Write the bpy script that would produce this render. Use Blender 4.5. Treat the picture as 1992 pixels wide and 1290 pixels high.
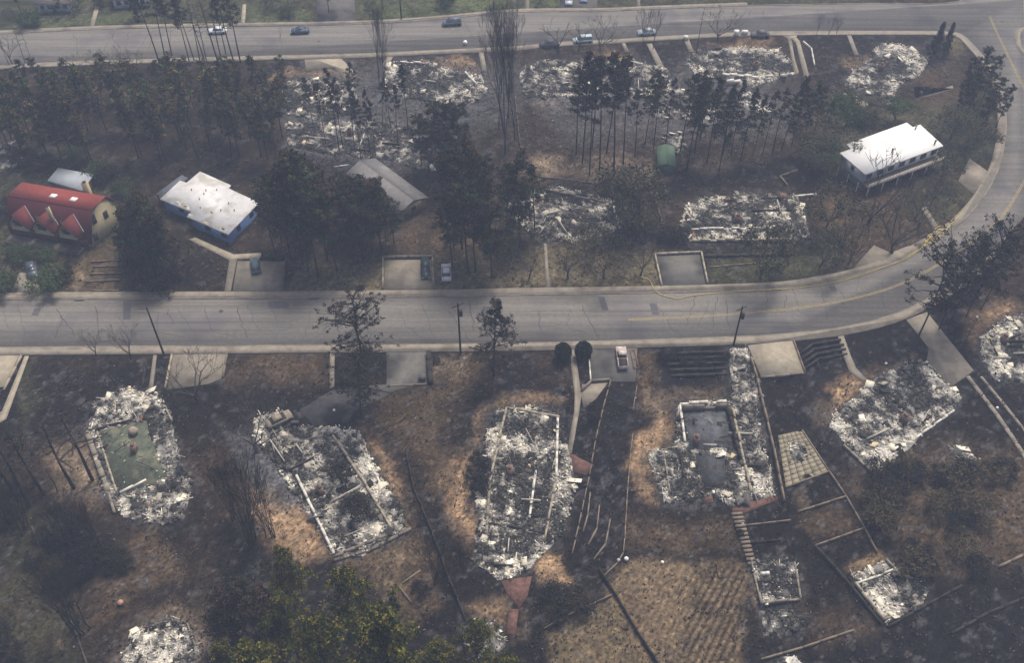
import bpy, math, random
import numpy as np
from math import radians as R, sin, cos, tan, pi
# ------------------------------------------------------------------ scene, camera, world, sun
for o in list(bpy.data.objects): bpy.data.objects.remove(o)
SC = bpy.context.scene
COL = SC.collection
rnd = random.Random(7)
PITCH, FPX, H = R(47.0), 2000.0, 139.0          # camera dips 47 degrees, 139 m above the street
cam_d = bpy.data.cameras.new('camera'); cam = bpy.data.objects.new('camera', cam_d); COL.objects.link(cam)
cam.location = (0, 0, H); cam.rotation_euler = (R(90) - PITCH, 0, 0)
cam_d.sensor_width = 36; cam_d.lens = 36 * FPX / 1992; cam_d.clip_start = 1; cam_d.clip_end = 8000
SC.camera = cam
SUN_EL, SUN_AZ = R(64), R(28)                    # sun behind the scene, to the right of straight ahead
w = bpy.data.worlds.new('World'); SC.world = w; w.use_nodes = True
nt = w.node_tree; bg = nt.nodes['Background']
sky = nt.nodes.new('ShaderNodeTexSky'); sky.sky_type = 'NISHITA'; sky.sun_disc = False
sky.sun_elevation = SUN_EL; sky.sun_rotation = SUN_AZ; sky.air_density = .7; sky.dust_density = 7.0
nt.links.new(sky.outputs[0], bg.inputs[0]); bg.inputs[1].default_value = 0.078
sd = bpy.data.lights.new('sun', 'SUN'); sd.energy = 2.1; sd.angle = R(18); sd.color = (1.0, 0.93, 0.81)
sun = bpy.data.objects.new('sun', sd); COL.objects.link(sun); sun.location = (60, 300, 200)
sun.rotation_euler = (SUN_EL - R(90), 0, -SUN_AZ)
SC.view_settings.view_transform = 'Standard'; SC.view_settings.look = 'None'
SC.view_settings.exposure = 0.84; SC.view_settings.gamma = 1.0; SC.view_settings.use_curve_mapping = False
SC.cycles.use_denoising = True; SC.cycles.max_bounces = 5; SC.cycles.volume_bounces = 1
SC.cycles.diffuse_bounces = 2; SC.cycles.use_adaptive_sampling = True

# ------------------------------------------------------------------ measuring helpers
def G(px, py, z=0.0):                            # photo position -> point of the scene at height z
    a = (px - 996) / FPX; b = (645 - py) / FPX
    dx, dy, dz = a, cos(PITCH) + b * sin(PITCH), -sin(PITCH) + b * cos(PITCH)
    t = (z - H) / dz
    return np.array([dx * t, dy * t, z])
def GP(pts, z=0.0): return np.array([G(p[0], p[1], z)[:2] for p in pts])
def proj(x, y, z=0.0):
    zz = z - H
    d = y * cos(PITCH) - zz * sin(PITCH); u = y * sin(PITCH) + zz * cos(PITCH)
    return 996 + FPX * x / d, 645 - FPX * u / d
def height_to(px, py, ty):                       # height of an upright thing based at px,py whose top shows at row ty
    g = G(px, py); lo, hi = 0.0, 60.0
    for _ in range(30):
        m = (lo + hi) / 2
        if proj(g[0], g[1], m)[1] > ty: lo = m
        else: hi = m
    return lo

# ------------------------------------------------------------------ numpy noise and distance
class Noise:
    def __init__(s, seed): s.t = np.random.RandomState(seed).rand(256, 256)
    def v(s, x, y):
        xi = np.floor(x).astype(int); yi = np.floor(y).astype(int); fx = x - xi; fy = y - yi
        fx = fx * fx * (3 - 2 * fx); fy = fy * fy * (3 - 2 * fy)
        a = s.t[xi & 255, yi & 255]; b = s.t[(xi + 1) & 255, yi & 255]; c = s.t[xi & 255, (yi + 1) & 255]; d = s.t[(xi + 1) & 255, (yi + 1) & 255]
        return (a * (1 - fx) + b * fx) * (1 - fy) + (c * (1 - fx) + d * fx) * fy
    def fbm(s, x, y, o=4):
        r = 0; a = .5; n = 0
        for k in range(o):
            r = r + a * s.v(x + 17.3 * k, y - 9.1 * k); n += a; x = x * 2.03; y = y * 2.03; a *= .5
        return r / n
N1, N2, N3 = Noise(1), Noise(2), Noise(3)
def sdf(P_, poly):                                # negative inside
    d = np.full(len(P_), 1e9); ins = np.zeros(len(P_), bool)
    n = len(poly)
    for i in range(n):
        a = poly[i]; b = poly[(i + 1) % n]; e = b - a; L = max(e @ e, 1e-9)
        t = np.clip(((P_ - a) @ e) / L, 0, 1)
        d = np.minimum(d, np.hypot(*(P_ - a - t[:, None] * e).T))
        c = (a[1] > P_[:, 1]) != (b[1] > P_[:, 1])
        with np.errstate(divide='ignore', invalid='ignore'):
            xx = (b[0] - a[0]) * (P_[:, 1] - a[1]) / (b[1] - a[1]) + a[0]
        ins ^= c & (P_[:, 0] < xx)
    return np.where(ins, -d, d)

# ------------------------------------------------------------------ mesh builder
class MB:
    def __init__(s): s.V = []; s.n = 0; s.L = []; s.S = []; s.C = []; s.M = []
    def add(s, v, f, col=(1, 1, 1), m=0):
        v = np.asarray(v, float).reshape(-1, 3)
        if isinstance(f, np.ndarray):
            s.L.append((f + s.n).ravel()); s.S.append(np.full(len(f), f.shape[1])); k = len(f)
        else:
            s.L.append(np.array([i + s.n for q in f for i in q])); s.S.append(np.array([len(q) for q in f])); k = len(f)
        c = np.asarray(col, float)
        s.C.append(np.tile(c, (k, 1)) if c.ndim == 1 else c); s.M.append(np.full(k, m))
        s.V.append(v); s.n += len(v)
    def boxes(s, c, size, rot, col, m=0):        # many boxes: centres, sizes, rotation matrices, colours
        k = len(c)
        b = np.array([[-1,-1,-1],[1,-1,-1],[1,1,-1],[-1,1,-1],[-1,-1,1],[1,-1,1],[1,1,1],[-1,1,1]]) * .5
        v = (b[None] * size[:, None, :]) @ np.transpose(rot, (0, 2, 1)) + c[:, None, :]
        f = np.array([[0,3,2,1],[4,5,6,7],[0,1,5,4],[1,2,6,5],[2,3,7,6],[3,0,4,7]])
        F = (f[None] + (np.arange(k) * 8)[:, None, None]).reshape(-1, 4)
        s.add(v.reshape(-1, 3), F, np.repeat(col, 6, axis=0), m)
    def box(s, c, size, rz=0, col=(1, 1, 1), m=0, tilt=0):
        s.boxes(np.array([c], float), np.array([size], float), rotm(rz, tilt)[None], np.array([col], float), m)
    def prism(s, poly, z0, z1, col=(1, 1, 1), m=0, bottom=False):
        p = np.asarray(poly, float)[:, :2]
        ar = np.sum(p[:, 0] * np.roll(p[:, 1], -1) - np.roll(p[:, 0], -1) * p[:, 1])
        if ar < 0: p = p[::-1]
        n = len(p); v = np.vstack([np.c_[p, np.full(n, z0)], np.c_[p, np.full(n, z1)]])
        f = [list(range(n, 2 * n))] + [[i, (i + 1) % n, n + (i + 1) % n, n + i] for i in range(n)]
        if bottom: f.append(list(range(n))[::-1])
        s.add(v, f, col, m)
    def extr(s, prof, o, ax, up, side, w, col=(1, 1, 1), m=0):   # profile (u,z) extruded by w along side
        o = np.asarray(o, float); n = len(prof)
        a = np.array([o + ax * p[0] + up * p[1] for p in prof]); b = a + side * w
        f = [list(range(n))[::-1], list(range(n, 2 * n))] + [[i, (i + 1) % n, n + (i + 1) % n, n + i] for i in range(n)]
        s.add(np.vstack([a, b]), f, col, m)
    def tube(s, pts, rad, k=5, col=(1, 1, 1), m=0, cap=True):
        pts = np.asarray(pts, float); n = len(pts); rad = np.broadcast_to(rad, (n,))
        d = np.gradient(pts, axis=0) if n > 1 else np.array([[0, 0, 1.]])
        d /= np.maximum(np.linalg.norm(d, axis=1), 1e-9)[:, None]
        ref = np.where(np.abs(d[:, 2:3]) > .9, np.array([[1., 0, 0]]), np.array([[0, 0, 1.]]))
        a = np.cross(d, ref); a /= np.linalg.norm(a, axis=1)[:, None]; b = np.cross(d, a)
        t = np.arange(k) * 2 * pi / k
        v = pts[:, None] + rad[:, None, None] * (a[:, None] * np.cos(t)[None, :, None] + b[:, None] * np.sin(t)[None, :, None])
        i = np.arange(n - 1)[:, None] * k; j = np.arange(k)[None]; j2 = (j + 1) % k
        f = np.stack([i + j, i + j2, i + k + j2, i + k + j], -1).reshape(-1, 4)
        s.add(v.reshape(-1, 3), f, col, m)
        if cap: s.add(v[-1], [list(range(k))], col, m)
    def build(s, name, mats, parent=None, smooth=False, loc=None):
        me = bpy.data.meshes.new(name)
        V = np.vstack(s.V); L = np.concatenate(s.L).astype(np.int32); S = np.concatenate(s.S).astype(np.int32)
        me.vertices.add(len(V)); me.vertices.foreach_set('co', V.ravel())
        me.loops.add(len(L)); me.loops.foreach_set('vertex_index', L)
        me.polygons.add(len(S)); me.polygons.foreach_set('loop_start', np.r_[0, np.cumsum(S)[:-1]].astype(np.int32))
        me.polygons.foreach_set('material_index', np.concatenate(s.M).astype(np.int32))
        if smooth: me.polygons.foreach_set('use_smooth', np.ones(len(S), bool))
        me.update(calc_edges=True)
        at = me.attributes.new('tone', 'FLOAT_COLOR', 'FACE')
        C = np.vstack(s.C); at.data.foreach_set('color', np.c_[C, np.ones(len(C))].astype(np.float32).ravel())
        for mt in (mats if isinstance(mats, (list, tuple)) else [mats]): me.materials.append(mt)
        o = bpy.data.objects.new(name, me); COL.objects.link(o)
        if parent is not None: o.parent = parent
        if loc is not None: o.location = loc
        return o
def rotm(rz, tilt=0, roll=0):
    cz, sz = cos(rz), sin(rz); ct, st = cos(tilt), sin(tilt); cr, sr = cos(roll), sin(roll)
    return np.array([[cz, -sz, 0], [sz, cz, 0], [0, 0, 1]]) @ np.array([[ct, 0, st], [0, 1, 0], [-st, 0, ct]]) @ np.array([[1, 0, 0], [0, cr, -sr], [0, sr, cr]])
def rotms(rs, n, tmax):
    rz = rs.rand(n) * 2 * pi; t = (rs.rand(n) - .5) * 2 * tmax; r = (rs.rand(n) - .5) * 2 * tmax
    return np.array([rotm(a, b, c) for a, b, c in zip(rz, t, r)])

# ------------------------------------------------------------------ object bookkeeping
def tag(o, label=None, cat=None, group=None, kind=None):
    if label: o['label'] = label
    if cat: o['category'] = cat
    if group: o['group'] = group
    if kind: o['kind'] = kind
    return o
def thing(name, label, cat, loc=(0, 0, 0), rz=0, group=None):
    o = bpy.data.objects.new(name, None); COL.objects.link(o); o.location = loc; o.rotation_euler = (0, 0, rz)
    o.empty_display_size = .3
    return tag(o, label, cat, group)
KIDS = {}
def copy_tree(src):
    r = src.copy(); COL.objects.link(r)
    for ch in KIDS[src.name]:
        c = ch.copy(); COL.objects.link(c); c.parent = r
    return r

# ------------------------------------------------------------------ materials
def mat(name, color=None, rough=.9, noise=None, scale=1.0, attr=None, bump=0, bscale=3, metal=0, spec=.3, dark=None, tint=None):
    m = bpy.data.materials.new(name); m.use_nodes = True; n = m.node_tree.nodes; l = m.node_tree.links
    b = n['Principled BSDF']; b.inputs['Roughness'].default_value = rough; b.inputs['Metallic'].default_value = metal
    b.inputs['Specular IOR Level'].default_value = spec
    if attr:
        a = n.new('ShaderNodeAttribute'); a.attribute_name = attr; src = a.outputs['Color']
    else:
        rgb = n.new('ShaderNodeRGB'); rgb.outputs[0].default_value = (*color, 1); src = rgb.outputs[0]
    tc = n.new('ShaderNodeTexCoord')
    if noise:
        t = n.new('ShaderNodeTexNoise'); t.inputs['Scale'].default_value = scale; t.inputs['Detail'].default_value = 8
        t.inputs['Roughness'].default_value = .72; l.new(tc.outputs['Object'], t.inputs['Vector'])
        mr = n.new('ShaderNodeMapRange'); mr.inputs[1].default_value = .3; mr.inputs[2].default_value = .7
        mr.inputs[3].default_value = 1 - noise; mr.inputs[4].default_value = 1 + noise; l.new(t.outputs[0], mr.inputs[0])
        mx = n.new('ShaderNodeVectorMath'); mx.operation = 'SCALE'; l.new(src, mx.inputs[0]); l.new(mr.outputs[0], mx.inputs['Scale'])
        src = mx.outputs[0]
    if dark:                                       # broad stains: (colour, scale, threshold)
        t = n.new('ShaderNodeTexNoise'); t.inputs['Scale'].default_value = dark[1]; t.inputs['Detail'].default_value = 6
        l.new(tc.outputs['Object'], t.inputs['Vector'])
        mr = n.new('ShaderNodeMapRange'); mr.inputs[1].default_value = dark[2]; mr.inputs[2].default_value = dark[2] + .12
        l.new(t.outputs[0], mr.inputs[0])
        mx = n.new('ShaderNodeMix'); mx.data_type = 'RGBA'; l.new(mr.outputs[0], mx.inputs[0]); l.new(src, mx.inputs[6])
        mx.inputs[7].default_value = (*dark[0], 1); src = mx.outputs[2]
    l.new(src, b.inputs['Base Color'])
    if bump:
        t = n.new('ShaderNodeTexNoise'); t.inputs['Scale'].default_value = bscale; t.inputs['Detail'].default_value = 5
        l.new(tc.outputs['Object'], t.inputs['Vector'])
        bp = n.new('ShaderNodeBump'); bp.inputs['Strength'].default_value = bump; bp.inputs['Distance'].default_value = .15
        l.new(t.outputs[0], bp.inputs['Height']); l.new(bp.outputs[0], b.inputs['Normal'])
    return m
M = {}
M['ground'] = mat('burnt_soil', attr='tone', rough=1, noise=.75, scale=1.7, bump=1.0, bscale=2.6, spec=.1)
M['tone'] = mat('debris_tones', attr='tone', rough=.95, noise=.25, scale=3, spec=.15)
M['concrete'] = mat('dusty_concrete', (.215, .19, .152), noise=.3, scale=.6, dark=((.15, .13, .105), .25, .54), spec=.2)
M['concrete_pale'] = mat('pale_concrete', (.29, .255, .195), noise=.28, scale=.7, dark=((.27, .235, .18), .3, .6), spec=.2)
M['kerb'] = mat('kerb_concrete', (.23, .205, .17), noise=.4, scale=.7, dark=((.13, .115, .09), .18, .52), spec=.2)
M['old_asphalt'] = mat('driveway_asphalt', (.12, .115, .105), noise=.3, scale=.8, dark=((.05, .047, .045), .2, .48), spec=.2)
M['brick'] = mat('red_brick_paving', (.115, .062, .050), noise=.6, scale=1.4, spec=.2)
M['char'] = mat('charred_wood', (.03, .026, .024), noise=.5, scale=2, spec=.2)
M['timber'] = mat('weathered_timber', (.17, .135, .10), noise=.35, scale=2, spec=.2)
M['stone'] = mat('stone_wall', (.15, .13, .11), noise=.4, scale=1.5, bump=.5, spec=.2)
M['bark'] = mat('scorched_bark', (.032, .027, .026), noise=.5, scale=2.5, spec=.1)
M['bark_grey'] = mat('grey_bark', (.075, .065, .058), noise=.4, scale=2, spec=.1)
M['leaf'] = mat('needles', attr='tone', rough=.9, spec=.15)
M['white'] = mat('white_paint', (.78, .78, .76), noise=.05, scale=2, rough=.6)
M['glass'] = mat('dark_glass', (.03, .035, .045), rough=.12, spec=.6)
M['rubber'] = mat('tyre_rubber', (.02, .02, .02), rough=.8)
M['chrome'] = mat('lamp_glass', (.6, .6, .58), rough=.2)
M['hose'] = mat('yellow_hose', (.55, .43, .12), noise=.2, scale=4, rough=.7)
M['yellow'] = mat('worn_yellow_paint', (.30, .24, .10), noise=.35, scale=1.3)
M['crack'] = mat('tar_crack_seal', (.055, .052, .052), noise=.2, scale=1)
M['patch'] = mat('asphalt_patch', (.085, .082, .085), noise=.2, scale=1)
# worn asphalt with fine grain, long wheel tracks and stains
def asphalt():
    m = mat('worn_asphalt', (.150, .141, .128), noise=.2, scale=1.3, dark=((.115, .108, .108), .11, .52), spec=.25)
    n = m.node_tree.nodes; l = m.node_tree.links; b = n['Principled BSDF']; src = b.inputs['Base Color'].links[0].from_socket
    tc = n.new('ShaderNodeTexCoord'); mp = n.new('ShaderNodeMapping'); mp.inputs['Scale'].default_value = (.03, .9, 1)
    t = n.new('ShaderNodeTexNoise'); t.inputs['Scale'].default_value = 1; t.inputs['Detail'].default_value = 4
    l.new(tc.outputs['Object'], mp.inputs[0]); l.new(mp.outputs[0], t.inputs['Vector'])
    mr = n.new('ShaderNodeMapRange'); mr.inputs[1].default_value = .35; mr.inputs[2].default_value = .65; mr.inputs[3].default_value = .82; mr.inputs[4].default_value = 1.15
    l.new(t.outputs[0], mr.inputs[0])
    mx = n.new('ShaderNodeVectorMath'); mx.operation = 'SCALE'; l.new(src, mx.inputs[0]); l.new(mr.outputs[0], mx.inputs['Scale']); l.new(mx.outputs[0], b.inputs['Base Color'])
    return m
M['asphalt'] = asphalt()

# ------------------------------------------------------------------ smooth curves
def smooth(pts, n=6):
    p = np.array(pts, float); q = np.vstack([2 * p[0] - p[1], p, 2 * p[-1] - p[-2]]); out = []
    for i in range(1, len(q) - 2):
        for k in range(n):
            t = k / n
            out.append(.5 * ((2 * q[i]) + (-q[i-1] + q[i+1]) * t + (2*q[i-1] - 5*q[i] + 4*q[i+1] - q[i+2]) * t*t + (-q[i-1] + 3*q[i] - 3*q[i+1] + q[i+2]) * t**3))
    out.append(q[-2]); return np.array(out)
def offset(line, d):
    t = np.gradient(line, axis=0); t /= np.linalg.norm(t, axis=1)[:, None]
    return line + np.c_[-t[:, 1], t[:, 0]] * d
PAVED = []
def slab(name, poly, z1, m, z0=-.25, paved=True):
    b = MB(); b.prism(poly, z0, z1); o = b.build(name, m); tag(o, kind='structure')
    if paved: PAVED.append(np.asarray(poly)[:, :2])
    return o
def band(name, line, d0, d1, z1, m, z0=-.25, paved=True):
    return slab(name, np.vstack([offset(line, d0), offset(line, d1)[::-1]]), z1, m, z0, paved)

# ------------------------------------------------------------------ roads and pavements
north = GP([(-260, 592), (0, 584), (500, 581.5), (860, 578), (1000, 575), (1270, 571), (1420, 567), (1525, 562), (1600, 551), (1655, 540), (1700, 526), (1750, 508), (1795, 484), (1835, 460), (1872, 432), (1907, 393), (1935, 348), (1951, 300), (1958, 250), (1956, 205), (1946, 163), (1926, 124), (1900, 94), (1878, 72), (1850, 62), (1750, 60), (1492, 61), (1332, 68), (1179, 77), (1070, 83), (1000, 90), (850, 97), (700, 104), (500, 109), (150, 119), (0, 127), (-260, 142)])
block = smooth(north, 5)                          # kerb line of the block between the two streets
south = smooth(GP([(-260, 680), (0, 676), (500, 672), (1000, 667), (1250, 661), (1450, 654), (1560, 646), (1640, 636), (1720, 617), (1790, 588), (1860, 545), (1930, 488), (1990, 420), (2040, 340), (2075, 250), (2070, 160), (2040, 90), (1995, 30), (1990, 0)]), 5)
far = smooth(GP([(-300, 84), (0, 66), (240, 55.5), (500, 51), (700, 47), (850, 38), (1000, 24), (1170, 22), (1280, 17.5), (1500, 10), (1700, 7), (1860, 4), (1900, -30), (1905, -90)]), 5)
road_poly = np.vstack([south, GP([(2100, -90), (2040, -160), (1900, -160)]), far[::-1], block[::-1]])
o = slab('road', road_poly, .0, M['asphalt'], z0=-.3)
road_parts = []
# pavements (inside the block the pavement lies left of the kerb line)
band('kerb', block, 0.0, .2, .13, M['kerb'])
band('pavement', block, .2, 1.95, .125, M['concrete'])
band('kerb', south, -.0, -.2, .13, M['kerb'])
band('pavement', south[:int(len(south) * .62)], -.2, -2.0, .125, M['concrete'])
band('kerb', far, 0, .28, .13, M['kerb'])
band('pavement', far[:45], .28, 1.7, .125, M['concrete'])
corner = smooth(GP([(2060, 130), (2000, 105), (1986, 82), (1990, 60), (2040, 50)]), 4)
band('pavement', corner, 0, 1.4, .125, M['concrete'])
def cracks():
    b = MB(); rs = random.Random(5)
    def seg(pts, wd):
        L = np.array(pts); a = offset(L, wd / 2); c = offset(L, -wd / 2); n = len(L)
        v = np.vstack([np.c_[a, np.full(n, .006)], np.c_[c, np.full(n, .006)]])
        b.add(v, [[i, n + i, n + i + 1, i + 1] for i in range(n - 1)])
    def wob(p, q, k=9, amp=.35):
        p = np.array(p); q = np.array(q); out = [p + (q - p) * i / k + np.array([rs.uniform(-amp, amp), rs.uniform(-amp, amp)]) for i in range(k + 1)]
        return out
    x = 15
    while x < 1760:                                 # cross cracks of the near street
        yt, yb = (586, 668) if x < 1300 else (572 - (x - 1300) * .09, 655 - (x - 1300) * .09)
        k = rs.uniform(-14, 26); a = G(x - k, yt + rs.uniform(0, 30))[:2]; c = G(x + k * .4, yb - rs.uniform(0, 35))[:2]
        seg(wob(a, c, 8, .3), rs.uniform(.06, .15))
        if rs.random() < .4: seg(wob(c, G(x + rs.uniform(20, 60), yb - rs.uniform(0, 30))[:2], 5, .25), .09)
        x += rs.uniform(22, 75)
    for yy, x0, x1 in ((608, 0, 1380), (628, 40, 900), (645, 0, 560), (646, 700, 1500), (636, 900, 1640), (612, 1380, 1700), (76, 0, 900), (92, 100, 1000), (48, 1000, 1700), (596, 200, 800)):
        seg(wob(G(x0, yy)[:2], G(x1, yy - (10 if x1 > 1500 else 3))[:2], 60, .18), .09)
    for k in range(26):
        xx = rs.uniform(1780, 1985); yy = rs.uniform(200, 470)
        if xx < 1985 - (yy - 330) * .5 and yy > 300: continue
        seg(wob(G(xx, yy)[:2], G(xx + rs.uniform(20, 60), yy + rs.uniform(-25, 25))[:2], 6, .3), .1)
    for k in range(20):
        xx = rs.uniform(60, 1800); yy = 110 - xx * .035
        seg(wob(G(xx, yy - 4)[:2], G(xx + rs.uniform(-25, 25), yy - 40)[:2], 6, .3), .1)
    o = b.build('road_cracks', M['crack']); tag(o, kind='structure')
cracks()
def flat(name, polys, m, z):
    b = MB()
    for p in polys:
        p = np.asarray(p); ar = np.sum(p[:, 0] * np.roll(p[:, 1], -1) - np.roll(p[:, 0], -1) * p[:, 1])
        if ar < 0: p = p[::-1]
        b.add(np.c_[p, np.full(len(p), z)], [list(range(len(p)))])
    return tag(b.build(name, m), kind='structure')
pt = []
for (x0, x1, y0, y1, k) in [(67, 80, 600, 614, -6), (240, 255, 585, 622, -1), (1164, 1176, 578, 604, 8), (1263, 1277, 590, 613, 6), (1612, 1624, 556, 567, 5), (520, 560, 586, 600, 3), (940, 955, 596, 618, 0)]:
    pt.append(GP([(x0, y0), (x1, y0), (x1 + k, y1), (x0 + k, y1)]))
flat('road_patches', pt, M['patch'], .009)
cl = smooth(GP([(1222, 622), (1400, 613), (1543, 600), (1645, 584), (1743, 556), (1830, 512), (1900, 464), (1947, 423), (1978, 377), (2008, 320), (2020, 260), (2015, 215), (1992, 171), (1940, 64), (1925, 30)]), 6)
ce = []
for dd in (-.16, .16):
    a = offset(cl, dd - .06); c = offset(cl, dd + .06)
    for i in range(len(cl) - 1): ce.append(np.array([a[i], c[i], c[i + 1], a[i + 1]]))
flat('road_centre_line', ce, M['yellow'], .013)

for (x_, y_) in ((1210, 20), (1905, 45), (1950, 41), (1640, 590), (960, 622), (430, 606), (620, 80)):
    g_ = G(x_, y_)[:2]; an_ = np.arange(14) * 2 * pi / 14; flat('manhole_cover', [np.c_[g_[0] + .42 * np.cos(an_), g_[1] + .42 * np.sin(an_)]], M['crack'], .011)
for (x_, y_) in ((610, 580.5), (155, 583), (1510, 563), (1000, 668)):
    g_ = G(x_, y_)[:2]; flat('storm_drain', [np.array([[g_[0] - .9, g_[1] - .35], [g_[0] + .9, g_[1] - .35], [g_[0] + .9, g_[1]], [g_[0] - .9, g_[1]]])], M['crack'], .137)
# ------------------------------------------------------------------ driveways, paths
def drive(pts, m='concrete', z=.03, name='driveway'): return slab(name, GP(pts), z, M[m])
drive([(-30, 690), (37, 692), (8, 752), (-30, 758)], 'concrete_pale')
drive([(48, 693), (56, 693), (12, 815), (-14, 830), (-14, 810), (4, 800)], 'concrete_pale', .06, 'path')
drive([(337, 689.5), (440, 688.5), (433, 735), (405, 747), (325, 758)])
drive([(298, 691), (305, 691), (297, 758), (289, 758)], 'concrete', .04, 'path')
drive([(642, 688), (651, 688), (650, 752), (641, 756)], 'concrete', .04, 'path')
drive([(752, 686), (830, 685), (830, 746), (790, 753), (760, 764), (700, 752), (752, 748)], 'old_asphalt')
M['sooty'] = mat('sooty_asphalt', (.065, .063, .062), noise=.45, scale=.9, dark=((.025, .023, .022), .25, .47))
drive([(698, 753), (758, 766), (725, 784), (690, 800), (676, 822), (610, 829), (583, 797), (650, 757)], 'sooty', .026)
drive([(1150, 679), (1240, 676), (1236, 742), (1149, 743)], 'old_asphalt')
drive([(1132, 748), (1183, 744), (1160, 775), (1136, 795), (1130, 770)], 'concrete')
drive([(1109, 668), (1119, 668), (1121, 700), (1131, 768), (1127, 800), (1118, 850), (1112, 882), (1103, 882), (1108, 850), (1117, 800), (1118, 770), (1112, 720)], 'concrete', .05, 'path')
drive([(1455, 672.5), (1541, 663), (1563, 724), (1480, 732)], 'concrete_pale', .1)
drive([(1763, 622), (1803, 607), (1894, 721), (1849, 754), (1802, 703), (1807, 678), (1788, 653)], 'concrete')
drive([(1630, 655), (1641, 653), (1654, 690), (1665, 716), (1686, 738), (1678, 743), (1652, 722), (1640, 690)], 'concrete', .05, 'path')
drive([(38, 530), (72, 533), (79, 567), (23, 568)], 'concrete')
drive([(462, 508), (553, 508), (549, 565), (453, 566)], 'concrete')
drive([(437, 566), (449, 566), (461, 504), (508, 502), (508, 492), (455, 495), (380, 462), (368, 466), (446, 506)], 'concrete_pale', .05, 'path')
drive([(748, 506), (838, 505), (843, 562), (747, 563)], 'concrete')
drive([(1278, 499), (1361, 495), (1373, 553), (1288, 558)], 'old_asphalt')
drive([(1058, 474), (1063, 474), (1070, 560), (1062, 560)], 'concrete', .04, 'path')
drive([(1660, 521), (1700, 477), (1732, 492), (1768, 478), (1790, 486), (1740, 509), (1700, 522)], 'concrete')
drive([(1886, 308), (1928, 338), (1900, 382), (1864, 352)], 'concrete')
drive([(1793, 405), (1801, 402), (1829, 447), (1820, 452)], 'concrete', .05, 'path')
drive([(592, 108), (655, 104), (690, 140), (672, 155), (650, 130), (595, 137)], 'concrete_pale')
drive([(754, 104), (768, 104), (752, 131), (742, 131)], 'concrete', .04, 'path')
drive([(930, 95), (940, 95), (947, 138), (938, 138)], 'concrete', .04, 'path')
drive([(1207, 77), (1213, 77), (1224, 100), (1216, 100)], 'concrete', .04, 'path')
drive([(1327, 68), (1337, 68), (1350, 100), (1340, 100)], 'concrete', .04, 'path')
drive([(1258, 85), (1268, 84), (1295, 135), (1283, 138)], 'concrete', .04, 'path')
drive([(1503, 62), (1555, 60), (1549, 72), (1556, 80), (1571, 135), (1576, 155), (1566, 156), (1548, 82), (1540, 75), (1545, 110), (1554, 140), (1545, 145), (1533, 75), (1520, 67)], 'concrete_pale')
drive([(1647, 66), (1655, 66), (1670, 105), (1662, 107)], 'concrete', .04, 'path')
drive([(1650, 176), (1690, 203), (1680, 208), (1640, 182)], 'concrete_pale')
drive([(1725, 201), (1740, 197), (1729, 207)], 'concrete_pale')
drive([(1780, 190), (1853, 166), (1855, 172), (1790, 192), (1783, 168), (1778, 170)], 'concrete', .04, 'path')
drive([(185, 12), (194, 12), (182, 50), (174, 50)], 'concrete_pale', .04, 'path')
drive([(472, 8), (479, 8), (476, 50), (468, 50)], 'concrete_pale', .04, 'path')
drive([(600, -60), (685, -60), (693, 46), (622, 48)], 'old_asphalt')
drive([(1092, -60), (1160, -60), (1162, 22), (1088, 23)], 'old_asphalt')
drive([(1020, -50), (1028, -50), (1030, 23), (1022, 23)], 'concrete', .04, 'path')
drive([(1236, -40), (1243, -40), (1246, 17), (1240, 17)], 'concrete', .04, 'path')
drive([(1130, 893), (1155, 905), (1140, 925), (1108, 916), (1104, 884), (1113, 884)], 'brick', .05, 'path')
drive([(975, 1130), (1035, 1122), (1026, 1160), (1010, 1185), (985, 1155)], 'brick', .05, 'path')
drive([(990, 1186), (1009, 1186), (1003, 1235), (985, 1235)], 'brick', .05, 'path')
drive([(1425, 985), (1510, 962), (1514, 972), (1440, 1002), (1424, 1000)], 'brick', .05, 'path')
drive([(1358, 950), (1383, 948), (1388, 978), (1370, 980)], 'brick', .05, 'path')

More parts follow.
